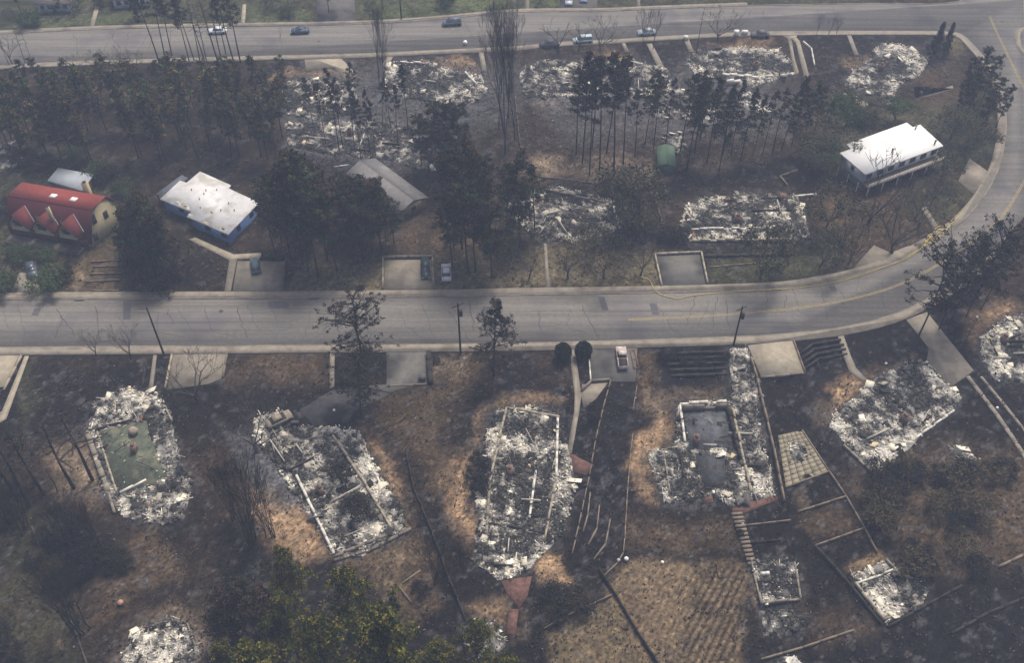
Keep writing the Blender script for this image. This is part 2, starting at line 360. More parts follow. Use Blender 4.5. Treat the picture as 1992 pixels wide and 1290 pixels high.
# ------------------------------------------------------------------ the ground: soil tones laid by lot
CH, CB, BR, TA, OR = (.0095, .0074, .0068), (.024, .0165, .011), (.066, .046, .027), (.20, .152, .105), (.27, .182, .108)
LW, GR, DG, GY, AS = (.105, .088, .052), (.07, .085, .035), (.042, .044, .022), (.085, .085, .09), (.20, .20, .20)
Z = [  # (colour, softness px, strength, polygon)
 (CB, 20, 1, [(-100, 320), (2100, 320), (2100, 590), (-100, 590)]),
 (DG, 25, .8, [(-100, 330), (240, 330), (260, 570), (-100, 590)]),
 (LW, 10, .9, [(590, 500), (900, 500), (1060, 480), (1280, 490), (1290, 565), (560, 570)]),
 (BR, 15, .8, [(790, 420), (900, 430), (1000, 480), (1000, 500), (760, 500), (740, 480)]),
 (DG, 12, .9, [(1380, 480), (1600, 470), (1650, 510), (1560, 545), (1380, 553)]),
 (LW, 12, .6, [(1050, 478), (1150, 478), (1270, 490), (1280, 540), (1060, 555)]),
 (BR, 20, .8, [(1590, 330), (1700, 360), (1840, 340), (1890, 390), (1800, 470), (1660, 510), (1600, 460)]),
 (DG, 15, .8, [(1740, 360), (1850, 340), (1890, 390), (1830, 440), (1760, 420)]),
 (DG, 20, .9, [(1590, 195), (1800, 200), (1930, 180), (1940, 300), (1860, 330), (1620, 300)]),
 (LW, 12, .6, [(1700, 225), (1760, 215), (1790, 235), (1700, 260), (1640, 265)]),
 (CH, 15, .8, [(1210, 330), (1640, 330), (1620, 380), (1320, 372), (1240, 400)]),
 (CH, 8, .9, [(1200, 440), (1300, 430), (1345, 470), (1580, 470), (1590, 490), (1370, 500), (1365, 490), (1200, 475)]),
 (CH, 25, .7, [(270, 480), (440, 500), (440, 566), (240, 566)]),
 (BR, 8, .8, [(125, 480), (232, 470), (235, 566), (110, 566)]),
 (TA, 6, .5, [(138, 530), (165, 530), (165, 560), (145, 562)]),
 (TA, 10, .9, [(985, 328), (1045, 296), (1120, 318), (1215, 290), (1300, 322), (1310, 342), (1200, 367), (1110, 350), (1050, 348)]),
 (TA, 10, .6, [(1330, 325), (1400, 300), (1420, 330), (1380, 345)]),
 (TA, 12, .5, [(560, 250), (700, 255), (790, 245), (800, 290), (640, 290)]),
 (GY, 25, .6, [(560, 120), (1000, 120), (1010, 220), (800, 330), (560, 330)]),
 (GY, 20, .5, [(1000, 140), (1340, 120), (1560, 180), (1540, 260), (1100, 280)]),
 (OR, 8, .8, [(530, 138), (620, 137), (700, 150), (600, 156), (530, 150)]),
 (OR, 8, .8, [(835, 118), (918, 108), (928, 136), (870, 132)]),
 (OR, 8, .7, [(1155, 97), (1190, 94), (1250, 110), (1180, 118)]),
 (OR, 8, .7, [(1380, 86), (1440, 78), (1500, 76), (1515, 94), (1420, 94)]),
 (OR, 8, .6, [(1632, 115), (1685, 108), (1690, 125), (1650, 130)]),
 (CH, 6, .9, [(520, 112), (583, 112), (583, 136), (520, 137)]), (CH, 6, .9, [(612, 112), (645, 112), (650, 135), (612, 135)]),
 (CH, 8, .9, [(770, 102), (925, 95), (935, 130), (915, 105), (780, 118)]),
 (CH, 8, .8, [(1220, 78), (1330, 75), (1345, 110), (1300, 150), (1240, 100)]),
 (CH, 8, .8, [(1560, 65), (1845, 66), (1880, 100), (1850, 130), (1800, 105), (1740, 80), (1690, 100), (1600, 120)]),
 (CH, 12, .7, [(1595, 120), (1660, 125), (1640, 180), (1590, 180)]),
 (LW, 6, .8, [(1838, 75), (1862, 72), (1886, 98), (1850, 108)]),
 (BR, 14, .7, [(1790, 130), (1860, 120), (1870, 190), (1800, 210)]),
 (TA, 6, .5, [(1010, 195), (1080, 190), (1080, 205), (1020, 205)]),
 # far lawns
 (DG, 10, 1, [(-400, -300), (2300, -300), (1870, -5), (1170, 22), (850, 40), (500, 50), (-400, 80)]),
 (GR, 8, .8, [(-100, 40), (280, 22), (280, 45), (-100, 62)]), (GR, 8, .7, [(480, 25), (600, 20), (600, 46), (480, 48)]),
 (GR, 8, .8, [(700, 0), (980, -10), (990, 22), (850, 34), (700, 44)]), (GR, 8, .8, [(1030, -20), (1088, -20), (1085, 20), (1030, 20)]),
 # south lots
 (CH, 4, 1, [(-200, 692), (2200, 560), (2200, 1700), (-300, 1700)]),
 (CB, 25, .8, [(0, 860), (170, 860), (240, 1010), (420, 1060), (420, 1290), (-100, 1290)]),
 (DG, 30, .45, [(-100, 970), (70, 1000), (120, 1130), (170, 1290), (150, 1500), (-100, 1500)]),
 (BR, 18, .35, [(60, 692), (290, 692), (290, 705), (60, 712)]),
 (DG, 12, .6, [(30, 730), (70, 700), (80, 760), (40, 830)]),
 (BR, 22, .8, [(440, 692), (640, 690), (640, 735), (560, 745), (440, 745)]),
 (CB, 20, .9, [(330, 850), (480, 860), (480, 1000), (380, 1050)]),
 (BR, 15, .8, [(215, 1040), (310, 1020), (350, 1130), (260, 1140)]), (TA, 12, .35, [(310, 1060), (330, 1060), (355, 1130), (330, 1130)]),
 (BR, 14, .8, [(180, 1120), (260, 1100), (240, 1190), (180, 1220)]),
 (TA, 20, .75, [(100, 870), (180, 850), (215, 960), (190, 985), (110, 975)]),
 (GY, 18, .8, [(440, 840), (530, 860), (600, 950), (590, 1000), (500, 960)]),
 (OR, 16, .95, [(480, 960), (580, 985), (620, 1040), (655, 1085), (600, 1092), (520, 1062)]), (TA, 16, .6, [(455, 935), (530, 950), (560, 1000), (500, 1000)]),
 (OR, 13, .95, [(705, 835), (740, 850), (775, 930), (800, 1010), (790, 1030), (735, 920)]),
 (BR, 30, .85, [(710, 760), (840, 755), (900, 700), (945, 700), (930, 760), (860, 850), (870, 940), (820, 1000), (770, 870)]),
 (CH, 12, .75, [(770, 870), (800, 870), (850, 1010), (880, 1130), (850, 1130), (800, 980)]),
 (TA, 10, .5, [(840, 690), (905, 688), (890, 730), (848, 735)]),
 (BR, 15, .9, [(650, 1090), (800, 1040), (850, 1090), (860, 1180), (780, 1230), (740, 1150)]),
 (TA, 15, .4, [(730, 1075), (800, 1045), (815, 1080), (750, 1150), (740, 1190)]),
 (OR, 16, .95, [(862, 900), (900, 880), (925, 900), (918, 945), (935, 1000), (925, 1085), (880, 1030), (858, 950)]),
 (TA, 15, .6, [(915, 860), (965, 795), (950, 840), (935, 890), (905, 905)]),
 (OR, 10, .85, [(935, 800), (985, 768), (1060, 768), (1090, 788), (1030, 792), (965, 795), (950, 830), (920, 860)]),
 (BR, 12, .6, [(1020, 690), (1105, 690), (1110, 760), (1060, 740)]),
 (OR, 7, 1, [(1040, 1078), (1100, 1075), (1112, 1128), (1060, 1135), (1038, 1110)]),
 (OR, 12, .85, [(905, 1170), (980, 1160), (985, 1215), (940, 1210)]), (TA, 10, .5, [(1010, 1180), (1030, 1180), (1020, 1250), (1005, 1250)]),
 (BR, 15, .8, [(1245, 690), (1280, 690), (1275, 780), (1245, 790)]), (TA, 14, .55, [(1250, 765), (1400, 750), (1400, 785), (1320, 788), (1270, 830)]),
 (OR, 12, .9, [(1232, 850), (1290, 800), (1312, 850), (1268, 880), (1262, 930), (1285, 975), (1245, 960), (1222, 900)]),
 (CB, 25, .9, [(1130, 980), (1260, 1000), (1430, 1000), (1450, 1080), (1210, 1080)]),
 (BR, 20, .7, [(1230, 1030), (1430, 1010), (1440, 1065), (1240, 1065)]),
 ((.120, .088, .054), 9, 1, [(1215, 1092), (1300, 1088), (1455, 1100), (1440, 1290), (1400, 1450), (1290, 1450), (1180, 1190), (1185, 1120)]),
 ((.098, .074, .042), 12, .95, [(1060, 1230), (1185, 1170), (1262, 1290), (1330, 1450), (1000, 1450), (1060, 1280)]),
 (BR, 12, .7, [(1055, 1150), (1130, 1130), (1150, 1160), (1080, 1210)]),
 (TA, 6, .7, [(1455, 1120), (1470, 1120), (1478, 1180), (1482, 1240), (1466, 1240)]),
 (CH, 15, .8, [(1440, 1180), (1640, 1200), (1700, 1290), (1440, 1320)]),
 (OR, 12, .9, [(1610, 760), (1655, 735), (1700, 728), (1680, 760), (1625, 800)]), (TA, 10, .6, [(1690, 722), (1790, 692), (1790, 702), (1710, 730)]),
 (TA, 12, .5, [(1590, 790), (1625, 780), (1620, 830), (1600, 830)]),
 (OR, 14, .8, [(1880, 600), (1960, 580), (1990, 600), (1940, 630), (1905, 680), (1880, 660)]),
 (TA, 10, .4, [(1700, 740), (1720, 730), (1660, 800)]),
 (BR, 40, .8, [(1660, 940), (1860, 860), (2100, 900), (2100, 1080), (1850, 1130), (1780, 1080), (1690, 1010)]),
 (BR, 10, .8, [(1545, 1000), (1635, 975), (1670, 1030), (1570, 1060)]),
 ((.19, .135, .075), 8, .95, [(1640, 1100), (1700, 1070), (1725, 1092), (1690, 1110), (1655, 1130)]),
 (TA, 5, .5, [(1545, 965), (1568, 958), (1572, 990), (1552, 996)]),
 ((.009, .008, .009), 10, .85, [(1192, 748), (1240, 745), (1230, 900), (1216, 1060), (1135, 1085), (1120, 1060), (1145, 940), (1165, 850)]),
 ((.009, .008, .009), 8, .85, [(1285, 682), (1418, 676), (1422, 740), (1290, 746)]),
 ((.009, .008, .009), 14, .8, [(1550, 668), (1636, 660), (1650, 705), (1570, 735)]),
 ((.010, .009, .010), 60, .8, [(1650, 1200), (2050, 1080), (2100, 1500), (1600, 1500)]),
 ((.010, .009, .009), 20, .8, [(100, 1010), (240, 1030), (270, 1110), (140, 1130)]),
 ((.011, .009, .0085), 22, .75, [(1030, 690), (1105, 700), (1110, 770), (1040, 765), (960, 745), (900, 800), (880, 790), (940, 735)]),
 ((.011, .009, .0085), 22, .6, [(60, 705), (290, 705), (330, 760), (220, 760), (150, 800), (60, 820)]),
 (TA, 18, .75, [(225, 1260), (250, 1210), (330, 1180), (400, 1200), (395, 1320), (380, 1420), (200, 1420), (215, 1300)]),
 (TA, 9, .5, [(110, 1225), (145, 1240), (135, 1265), (105, 1255)]),
 (BR, 20, .6, [(1560, 1190), (1640, 1170), (1700, 1230), (1600, 1260)]),
]
RUINS = []
def ground():
    for o_ in RUINS:
        Z.append((GY, 16, .55, o_))
    def axis(lo, hi, st, outer):
        core = np.arange(lo, hi, st); k = np.cumsum(outer); return np.r_[lo - k[::-1], core, core[-1] + k]
    out = [2, 4, 8, 16, 32, 64, 128, 300, 800, 2000]
    xs = axis(-125, 130, .4, out); ys = axis(42, 262, .4, out)
    X, Y = np.meshgrid(xs, ys); nx, ny = len(xs), len(ys)
    pxy = np.c_[X.ravel(), Y.ravel()]
    front = pxy[:, 1] > -60
    px, py = proj(pxy[:, 0], np.maximum(pxy[:, 1], -60)); 
    px = px + (N1.fbm(pxy[:, 0] * .22, pxy[:, 1] * .22) - .5) * 46 + (N2.fbm(pxy[:, 0] * 1.1, pxy[:, 1] * 1.1) - .5) * 20
    py = py + (N3.fbm(pxy[:, 0] * .22, pxy[:, 1] * .22) - .5) * 34 + (N1.fbm(pxy[:, 0] * 1.1 + 9, pxy[:, 1] * 1.1) - .5) * 16
    Q = np.c_[px, py]
    C = np.tile(np.array(CB), (len(Q), 1))
    for col, soft, st, poly in Z:
        poly = np.array(poly, float); lo = poly.min(0) - soft * 3; hi = poly.max(0) + soft * 3
        k = np.where((Q[:, 0] > lo[0]) & (Q[:, 0] < hi[0]) & (Q[:, 1] > lo[1]) & (Q[:, 1] < hi[1]) & front)[0]
        soft = soft * (1.7 if col in (OR, TA) else 1.15); d = sdf(Q[k], poly) + (soft * .25 if col in (OR, TA) else 0); a = np.clip(.5 - d / (2 * soft), 0, 1); a = a * a * (3 - 2 * a) * st
        if col in (OR, TA): a = a * np.clip(.55 + .9 * N3.fbm(pxy[k, 0] * .3 + 5, pxy[k, 1] * .3, 4), 0, 1)
        C[k] = C[k] * (1 - a[:, None]) + np.array(col) * a[:, None]
    x, y = pxy.T
    n = N2.fbm(x * .35, y * .35, 5); n2 = N3.fbm(x * 1.3, y * 1.3, 4); n3 = N1.fbm(x * .09, y * .09, 3)
    mud = np.clip((n - .52) * 5, 0, 1)[:, None] * .55
    C = C * (1 - mud) + (np.array(CH) * .5 + C * .25) * mud
    br = np.clip((N1.fbm(x * .5 + 40, y * .5, 5) - .52) * 5, 0, 1)[:, None] * .30 * np.clip((C.max(1) - .010) / .012, 0, 1)[:, None]
    C = C * (1 - br) + np.array((.062, .046, .033)) * br
    C *= (.55 + .9 * n2)[:, None] * (.7 + .6 * n3)[:, None]
    g = N3.fbm(x * .8 - 30, y * .8, 4); ash = np.clip((g - .62) * 8, 0, 1)[:, None] * .35 * np.clip((C.max(1) < .1), 0, 1)[:, None]
    C = C * (1 - ash) + np.array((.10, .098, .105)) * ash
    speck = np.random.RandomState(3).rand(len(C)); C[speck > .99] = C[speck > .99] * .6 + np.array((.06, .055, .05)); C[speck < .10] *= .45; C[(speck > .5) & (speck < .6)] *= 1.6
    # relief
    Zh = (n - .5) * .55 + (n2 - .5) * .35
    # cultivated rows in the dry garden
    rows = GP([(1372, 1085), (1455, 1098), (1450, 1200), (1400, 1450), (1290, 1450), (1330, 1200)])
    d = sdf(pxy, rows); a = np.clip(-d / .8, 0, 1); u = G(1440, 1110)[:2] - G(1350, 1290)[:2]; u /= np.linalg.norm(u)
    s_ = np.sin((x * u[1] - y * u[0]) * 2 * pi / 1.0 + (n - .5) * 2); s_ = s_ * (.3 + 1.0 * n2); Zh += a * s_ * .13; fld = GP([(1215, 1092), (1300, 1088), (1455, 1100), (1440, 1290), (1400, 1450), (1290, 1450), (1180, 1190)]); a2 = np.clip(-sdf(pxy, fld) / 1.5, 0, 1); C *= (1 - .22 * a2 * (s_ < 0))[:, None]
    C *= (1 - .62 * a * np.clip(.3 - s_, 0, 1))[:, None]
    # long burnt terraces between the third and fourth lots
    rows = GP([(1190, 750), (1240, 755), (1225, 900), (1215, 1080), (1120, 1090), (1140, 930)])
    d = sdf(pxy, rows); a = np.clip(-d / 1.0, 0, 1); Zh += a * np.sin(y * 2.2 + x) * .12
    paved = np.zeros(len(pxy))
    for p in PAVED:
        lo = p.min(0) - 1.5; hi = p.max(0) + 1.5
        k = np.where((x > lo[0]) & (x < hi[0]) & (y > lo[1]) & (y < hi[1]))[0]
        if len(k): paved[k] = np.maximum(paved[k], np.clip(1.25 - sdf(pxy[k], p) / .55, 0, 1))
    core = (x > -125) & (x < 130) & (y > 42) & (y < 262)
    Zh = np.where(core, Zh, 0) * (1 - paved) - .03 - .04 * paved
    # the lot falls away below the raised driveway
    for (a_, b_, dep, rad) in (((1520, 745), None, 1.3, 5.0), ((1600, 720), None, .7, 5.0), ((1360, 700), None, .8, 5)):
        c = G(*a_)[:2]; r = np.hypot(x - c[0], y - c[1]); Zh -= dep * np.clip(1 - r / rad, 0, 1) ** 1 * (1 - paved)
    i = np.arange(nx - 1)[None]; j = np.arange(ny - 1)[:, None] * nx
    F = np.stack([i + j, i + j + 1, i + j + nx + 1, i + j + nx], -1).reshape(-1, 4)
    b = MB(); b.add(np.c_[pxy, Zh], F); o = b.build('ground', M['ground'], smooth=True)
    me = o.data; me.attributes.remove(me.attributes['tone'])
    at = me.attributes.new('tone', 'FLOAT_COLOR', 'POINT'); at.data.foreach_set('color', np.c_[C, np.ones(len(C))].astype(np.float32).ravel())
    tag(o, kind='structure')

# ------------------------------------------------------------------ ruins of burnt houses
PAL = np.array([(.80, .76, .66), (.60, .55, .44), (.42, .405, .37), (.235, .23, .22), (.11, .105, .10), (.022, .02, .02), (.16, .09, .06)])
def rotax(rs, n, tmax, ax):
    rz = np.where(rs.rand(n) < .6, ax + (rs.rand(n) < .5) * pi / 2 + rs.randn(n) * .16, rs.rand(n) * 2 * pi); t = (rs.rand(n) - .5) * 2 * tmax; r = (rs.rand(n) - .5) * 2 * tmax
    return np.array([rotm(a, b, c) for a, b, c in zip(rz, t, r)])
def ruin(label, outline, seed, bright=.5, dark=(), slabs=(), walls=(), beams=14, dens=3.2, ridge=1.3, hmax=.9, name='burnt_house_ruin', cat='ruin'):
    RUINS.append(outline); rs = np.random.RandomState(seed); P_ = GP(outline); c0 = P_.mean(0); t = thing(name, label, cat, (c0[0], c0[1], 0))
    E = np.roll(P_, -1, 0) - P_; E = E[np.argmax(np.hypot(*E.T))]; AX = math.atan2(E[1], E[0])
    lo, hi = P_.min(0), P_.max(0); A = abs(np.sum(P_[:, 0] * np.roll(P_[:, 1], -1) - np.roll(P_[:, 0], -1) * P_[:, 1])) / 2
    DK = [GP(d) for d in dark]; SL = [GP(s_[0]) for s_ in slabs]
    def fields(q):
        w_ = q + np.c_[N1.fbm(q[:, 0] * .7 + seed, q[:, 1] * .7) - .5, N2.fbm(q[:, 0] * .7, q[:, 1] * .7 + seed) - .5] * .9
        d = -sdf(w_, P_); dk = np.zeros(len(q))
        for D in DK: dk = np.maximum(dk, np.clip(.5 - sdf(w_, D) / 1.2, 0, 1))
        cl_ = np.zeros(len(q))
        for S in SL: cl_ = np.maximum(cl_, np.clip(.5 - sdf(w_, S) / .8, 0, 1))
        edge = np.exp(-np.maximum(d, 0) / ridge)
        nz = N3.fbm(q[:, 0] * .55 + seed * 3, q[:, 1] * .55, 4)
        fn = N2.fbm(q[:, 0] * 1.6 - seed, q[:, 1] * 1.6, 3); bg_ = N1.fbm(q[:, 0] * .24 + seed * 7, q[:, 1] * .24, 3); b = bright * (.80 + .20 * edge) - .06 + (nz - .5) * 1.7 + (fn - .5) * 1.6 + (bg_ - .5) * 1.7 - dk * .42 - cl_ * .2
        return d, dk, cl_, edge, np.clip(b, 0, 1), nz
    # low mound of ash and plaster dust
    st = .3; xs = np.arange(lo[0] - 2, hi[0] + 2, st); ys = np.arange(lo[1] - 2, hi[1] + 2, st); X, Y = np.meshgrid(xs, ys); q = np.c_[X.ravel(), Y.ravel()]
    d, dk, cl_, edge, b, nz = fields(q)
    hh = np.clip(d / .8 + .25, 0, 1) * (.05 + hmax * .40 * (.35 + .65 * edge) * (1 - .8 * cl_) * (1 - .5 * dk)) * (.4 + 1.2 * N1.fbm(q[:, 0] * 1.5, q[:, 1] * 1.5, 3)) - .28 * (d < -.1) + .02
    nx = len(xs); i = np.arange(nx - 1)[None]; j = np.arange(len(ys) - 1)[:, None] * nx
    F = np.stack([i + j, i + j + 1, i + j + nx + 1, i + j + nx], -1).reshape(-1, 4)
    dc = d[F].mean(1); m0 = dc > (-.35 if A > 60 else -.8); F = F[dc > (-.35 if A > 60 else -.8)]; bc = b[F].mean(1)
    g = .02 + .42 * bc ** 1.6 + rs.randn(len(bc)) * .03; fc = np.clip(np.c_[g, g * .96, g * .88] , .012, .8)
    bm = MB(); bm.add(np.c_[q - c0, hh], F, fc); tag(bm.build('ash_bed', M['tone'], t), kind=None)
    # slabs of floor left bare
    for S, s_ in zip(SL, slabs):
        m_ = MB(); m_.prism(S - c0, .0, .22); m_.build('floor_slab', s_[1], t)
    # loose debris: plaster, roofing, twisted sheet
    n = int(A * dens * 5.0); q = lo - 1 + rs.rand(n * 3, 2) * (hi - lo + 2); d, dk, cl_, edge, b, nz = fields(q)
    keep = (rs.rand(len(q)) < np.clip(d / .9 + .35, 0, 1) * (.35 + .45 * b + .2 * edge) * (1 - .62 * cl_)); q = q[keep][:n]; d, dk, cl_, edge, b, nz = [a[keep][:n] for a in (d, dk, cl_, edge, b, nz)]
    k = len(q); pr = rs.rand(k); lev = np.clip(b * 1.02 + rs.randn(k) * .13, 0, 1)
    base = np.array([(.028, .026, .025), (.09, .086, .08), (.21, .20, .185), (.38, .35, .29), (.55, .51, .41), (.74, .695, .57)])
    col = np.stack([np.interp(lev, [0, .22, .42, .6, .78, 1], base[:, j]) for j in range(3)], 1) * (.85 + .3 * rs.rand(k, 1))
    col[pr < .13] = (.02, .018, .017); pr = np.where(pr < .16, .5, pr - .06); col[(pr > .1) & (pr < .112)] = (.15, .085, .055); col[(pr > .12) & (pr < .135)] = (.50, .42, .26)
    L = np.exp(rs.randn(k) * .5) * .20; sz = np.c_[L, L * (.3 + .6 * rs.rand(k)), .03 + .12 * rs.rand(k)]
    lng = rs.rand(k) < .07; sz[lng] = np.c_[.6 + 1.2 * rs.rand(lng.sum()), np.full(lng.sum(), .10), np.full(lng.sum(), .07)]
    big = rs.rand(k) < min(.012, 30 / max(k, 1)); nb_ = big.sum(); sz[big] = np.c_[1.0 + 1.6 * rs.rand(nb_), .6 + .9 * rs.rand(nb_), np.full(nb_, .05)]
    z = .08 + hmax * .7 * (.35 + .65 * edge) * rs.rand(k) * (1 - .7 * cl_) * (1 - .4 * dk)
    bm = MB(); bm.boxes(np.c_[q - c0, z], sz, rotax(rs, k, .6, AX), col); tag(bm.build('debris', M['tone'], t), kind='stuff')
    # standing remains of walls / footings
    for (a, c, hgt, th, mm) in walls:
        a = G(*a)[:2] - c0; c = G(*c)[:2] - c0; v = c - a; ln = np.hypot(*v); rz = math.atan2(v[1], v[0]); w_ = MB()
        kk = max(2, int(ln / 1.6)); th = th * .75
        for s in range(kk):
            f = (s + .5) / kk; hz = hgt * (.45 + .75 * rs.rand())
            w_.box((a[0] + v[0] * f, a[1] + v[1] * f, hz / 2), (ln / kk + .002 * (s % 2), th * (1 + .12 * (s % 2)), hz), rz)
        w_.build('foundation_wall', mm, t)
    if A > 120 and name == 'burnt_house_ruin':     # stubs of the inner partitions
        ex = np.array([cos(AX), sin(AX)]); ey = np.array([-ex[1], ex[0]])
        for s in range(9):
            e_, f_ = (ex, ey) if s % 2 else (ey, ex); p = lo + rs.rand(2) * (hi - lo); ln = 2 + 4 * rs.rand(); pts_ = p + e_ * np.linspace(-ln / 2, ln / 2, 5)[:, None]
            if sdf(pts_, P_).max() > -.6: continue
            cc_ = (.42, .39, .33) if rs.rand() < .6 else (.05, .045, .04); w_ = MB()
            w_.box((p[0] - c0[0], p[1] - c0[1], .3), (ln, .16, .6 + .4 * rs.rand()), math.atan2(e_[1], e_[0]), cc_); w_.build('partition_stub', M['tone'], t)
        if rs.rand() < .9:
            p = P_.mean(0) + (rs.rand(2) - .5) * (hi - lo) * .3; w_ = MB(); w_.box((p[0] - c0[0], p[1] - c0[1], .9), (1.3, .8, 1.8), AX, (.20, .13, .10)); w_.box((p[0] - c0[0], p[1] - c0[1], 1.95), (.7, .5, .5), AX, (.14, .10, .08)); w_.build('chimney_stack', M['tone'], t)
    if beams:
        for s in range(beams):
            p = lo + rs.rand(2) * (hi - lo)
            if sdf(p[None], P_)[0] > -.5: continue
            bb = MB(); bb.box((p[0] - c0[0], p[1] - c0[1], .4 + .5 * rs.rand()), (1.0 + 2.4 * rs.rand(), .11, .11), rs.rand() * pi, (.05, .045, .042) if rs.rand() < .75 else (.36, .33, .28), tilt=(rs.rand() - .5) * .35)
            bb.build('fallen_beam', M['tone'], t)
    return t
Mgreen = mat('mossy_slab', (.075, .088, .062), noise=.5, scale=.8, dark=((.15, .15, .10), .4, .52)); Mblue = mat('ash_covered_slab', (.075, .08, .088), noise=.7, scale=.7)
Mpit = mat('charred_floor', (.04, .042, .045), noise=.6, scale=.8); FW = M['concrete_pale']; FS = M['concrete']
Mwhite = mat('bleached_block', (.55, .53, .47), noise=.25, scale=1)
ruin('burnt house ruin with mossy green floor, nearest the left driveways', [(212, 768), (250, 757), (305, 768), (330, 800), (338, 850), (352, 900), (374, 935), (358, 1010), (322, 1022), (245, 1005), (205, 965), (188, 900), (172, 852), (180, 790)], 11, .56,
     slabs=[([(192, 842), (285, 818), (292, 850), (322, 925), (300, 945), (228, 962)], Mgreen)], dark=[[(262, 800), (300, 785), (318, 830), (300, 850)]],
     walls=[((172, 848), (212, 960), .9, 1.0, FS), ((190, 842), (228, 960), .5, .4, FW), ((212, 960), (224, 1000), .7, .5, FS), ((188, 838), (255, 820), .7, .35, M['char']), ((235, 962), (285, 935), .6, .4, Mwhite), ((325, 800), (336, 822), .6, .4, FW)])
ruin('burnt house ruin with a gutted car at its upper corner', [(498, 815), (540, 800), (575, 830), (640, 832), (700, 838), (716, 880), (740, 930), (790, 1000), (778, 1040), (700, 1085), (650, 1085), (615, 1020), (570, 955), (520, 880), (490, 850)], 12, .62,
     dark=[[(500, 830), (620, 835), (665, 900), (640, 930), (560, 950), (520, 880)], [(640, 855), (690, 930), (740, 1010), (700, 1010), (640, 900)]],
     walls=[((648, 850), (705, 935), .9, .5, FW), ((705, 935), (762, 1030), .8, .45, FW), ((578, 930), (650, 1080), .8, .5, Mwhite), ((650, 1085), (790, 1030), .6, .5, M['stone']), ((720, 900), (748, 962), .5, .4, Mwhite)], beams=20)
ruin('burnt house ruin between the orange soil and the narrow path', [(962, 800), (1030, 793), (1088, 800), (1098, 850), (1112, 900), (1118, 960), (1100, 1035), (1062, 1075), (1030, 1108), (968, 1128), (922, 1090), (932, 1000), (918, 945), (942, 870)], 13, .62,
     dark=[[(1000, 885), (1080, 890), (1070, 1000), (1010, 1010)], [(918, 870), (948, 870), (945, 950), (915, 940)], [(960, 810), (1080, 820), (1085, 850), (960, 850)]],
     walls=[((985, 795), (1088, 815), .7, .4, FW), ((985, 797), (953, 940), .9, .4, FW), ((953, 940), (945, 1060), .8, .5, FS), ((1085, 815), (1082, 930), .8, .5, Mwhite), ((1082, 930), (1060, 1050), .7, .4, FW), ((950, 1020), (1095, 1045), .6, .35, M['char']), ((1042, 920), (1030, 1010), .9, .45, Mwhite)], beams=20)
ruin('burnt house ruin with dark square cellar beside long timber wall', [(1318, 788), (1400, 782), (1470, 775), (1482, 850), (1500, 930), (1508, 965), (1420, 985), (1385, 960), (1350, 978), (1295, 975), (1262, 900), (1265, 880), (1312, 868), (1315, 840)], 14, .60,
     dark=[[(1330, 800), (1412, 796), (1425, 880), (1345, 880)], [(1345, 885), (1425, 880), (1435, 960), (1370, 960)], [(1270, 890), (1345, 890), (1360, 960), (1300, 965)]],
     slabs=[([(1330, 803), (1410, 798), (1425, 870), (1342, 875)], Mblue), ([(1352, 885), (1408, 882), (1412, 950), (1372, 955)], Mpit)],
     walls=[((1322, 790), (1412, 786), 1.0, .5, Mwhite), ((1325, 801), (1412, 797), 1.4, .25, FS), ((1322, 792), (1332, 862), .9, .45, Mwhite), ((1412, 790), (1438, 895), 1.4, .5, M['char']), ((1425, 800), (1460, 960), .7, .45, FW), ((1290, 880), (1303, 960), .6, .3, FS), ((1262, 878), (1320, 872), .5, .35, FW)], beams=18)
ruin('burnt house ruin ringed by white rubble beside the diagonal driveway', [(1612, 828), (1640, 792), (1700, 742), (1770, 700), (1790, 700), (1868, 774), (1850, 800), (1780, 858), (1712, 922), (1690, 915)], 15, .74,
     dark=[[(1690, 770), (1780, 720), (1815, 760), (1760, 840), (1700, 870), (1655, 820)], [(1760, 725), (1800, 735), (1790, 760), (1760, 750)]],
     walls=[((1640, 868), (1700, 925), .6, .4, FS), ((1712, 905), (1855, 800), .6, .4, Mwhite), ((1700, 925), (1730, 905), .6, .4, FS)], ridge=2.2, beams=16)
ruin('burnt house ruin cut off by the right edge of the photo', [(1908, 660), (1945, 628), (1975, 618), (2040, 610), (2090, 700), (2040, 760), (1980, 745), (1940, 742), (1912, 700)], 16, .78, dark=[[(1955, 660), (2020, 640), (2040, 700), (1960, 710)]], ridge=1.8, walls=[((1948, 668), (1985, 652), .8, .4, M['char'])])
ruin('small burnt ruin at the lower left below the brown tree', [(240, 1275), (262, 1228), (325, 1205), (365, 1215), (385, 1270), (370, 1350), (240, 1350)], 17, .50, walls=[((268, 1240), (330, 1212), .5, .35, M['char']), ((365, 1215), (388, 1280), .4, .25, FS), ((333, 1212), (358, 1290), .4, .3, FS)], beams=8)
ruin('burnt shed ruin at the foot of the log steps', [(1462, 1098), (1545, 1092), (1556, 1168), (1480, 1178)], 18, .36, dark=[[(1480, 1120), (1530, 1115), (1535, 1150), (1490, 1155)]], walls=[((1462, 1098), (1480, 1178), .7, .35, FS), ((1480, 1178), (1556, 1168), .7, .35, FS), ((1545, 1094), (1556, 1168), .6, .35, FS), ((1478, 1122), (1495, 1120), .9, .5, Mwhite)], beams=5)
ruin('burnt garage ruin with low block walls at the lower right', [(1655, 1118), (1715, 1095), (1752, 1110), (1805, 1150), (1795, 1180), (1722, 1215), (1690, 1180)], 19, .58, dark=[[(1670, 1125), (1730, 1110), (1745, 1125), (1690, 1145)]],
     walls=[((1662, 1138), (1717, 1210), 1.0, .4, FW), ((1717, 1210), (1792, 1178), .8, .35, FS), ((1722, 1092), (1752, 1125), .8, .35, FS), ((1665, 1140), (1735, 1112), .7, .3, Mwhite)], beams=7)
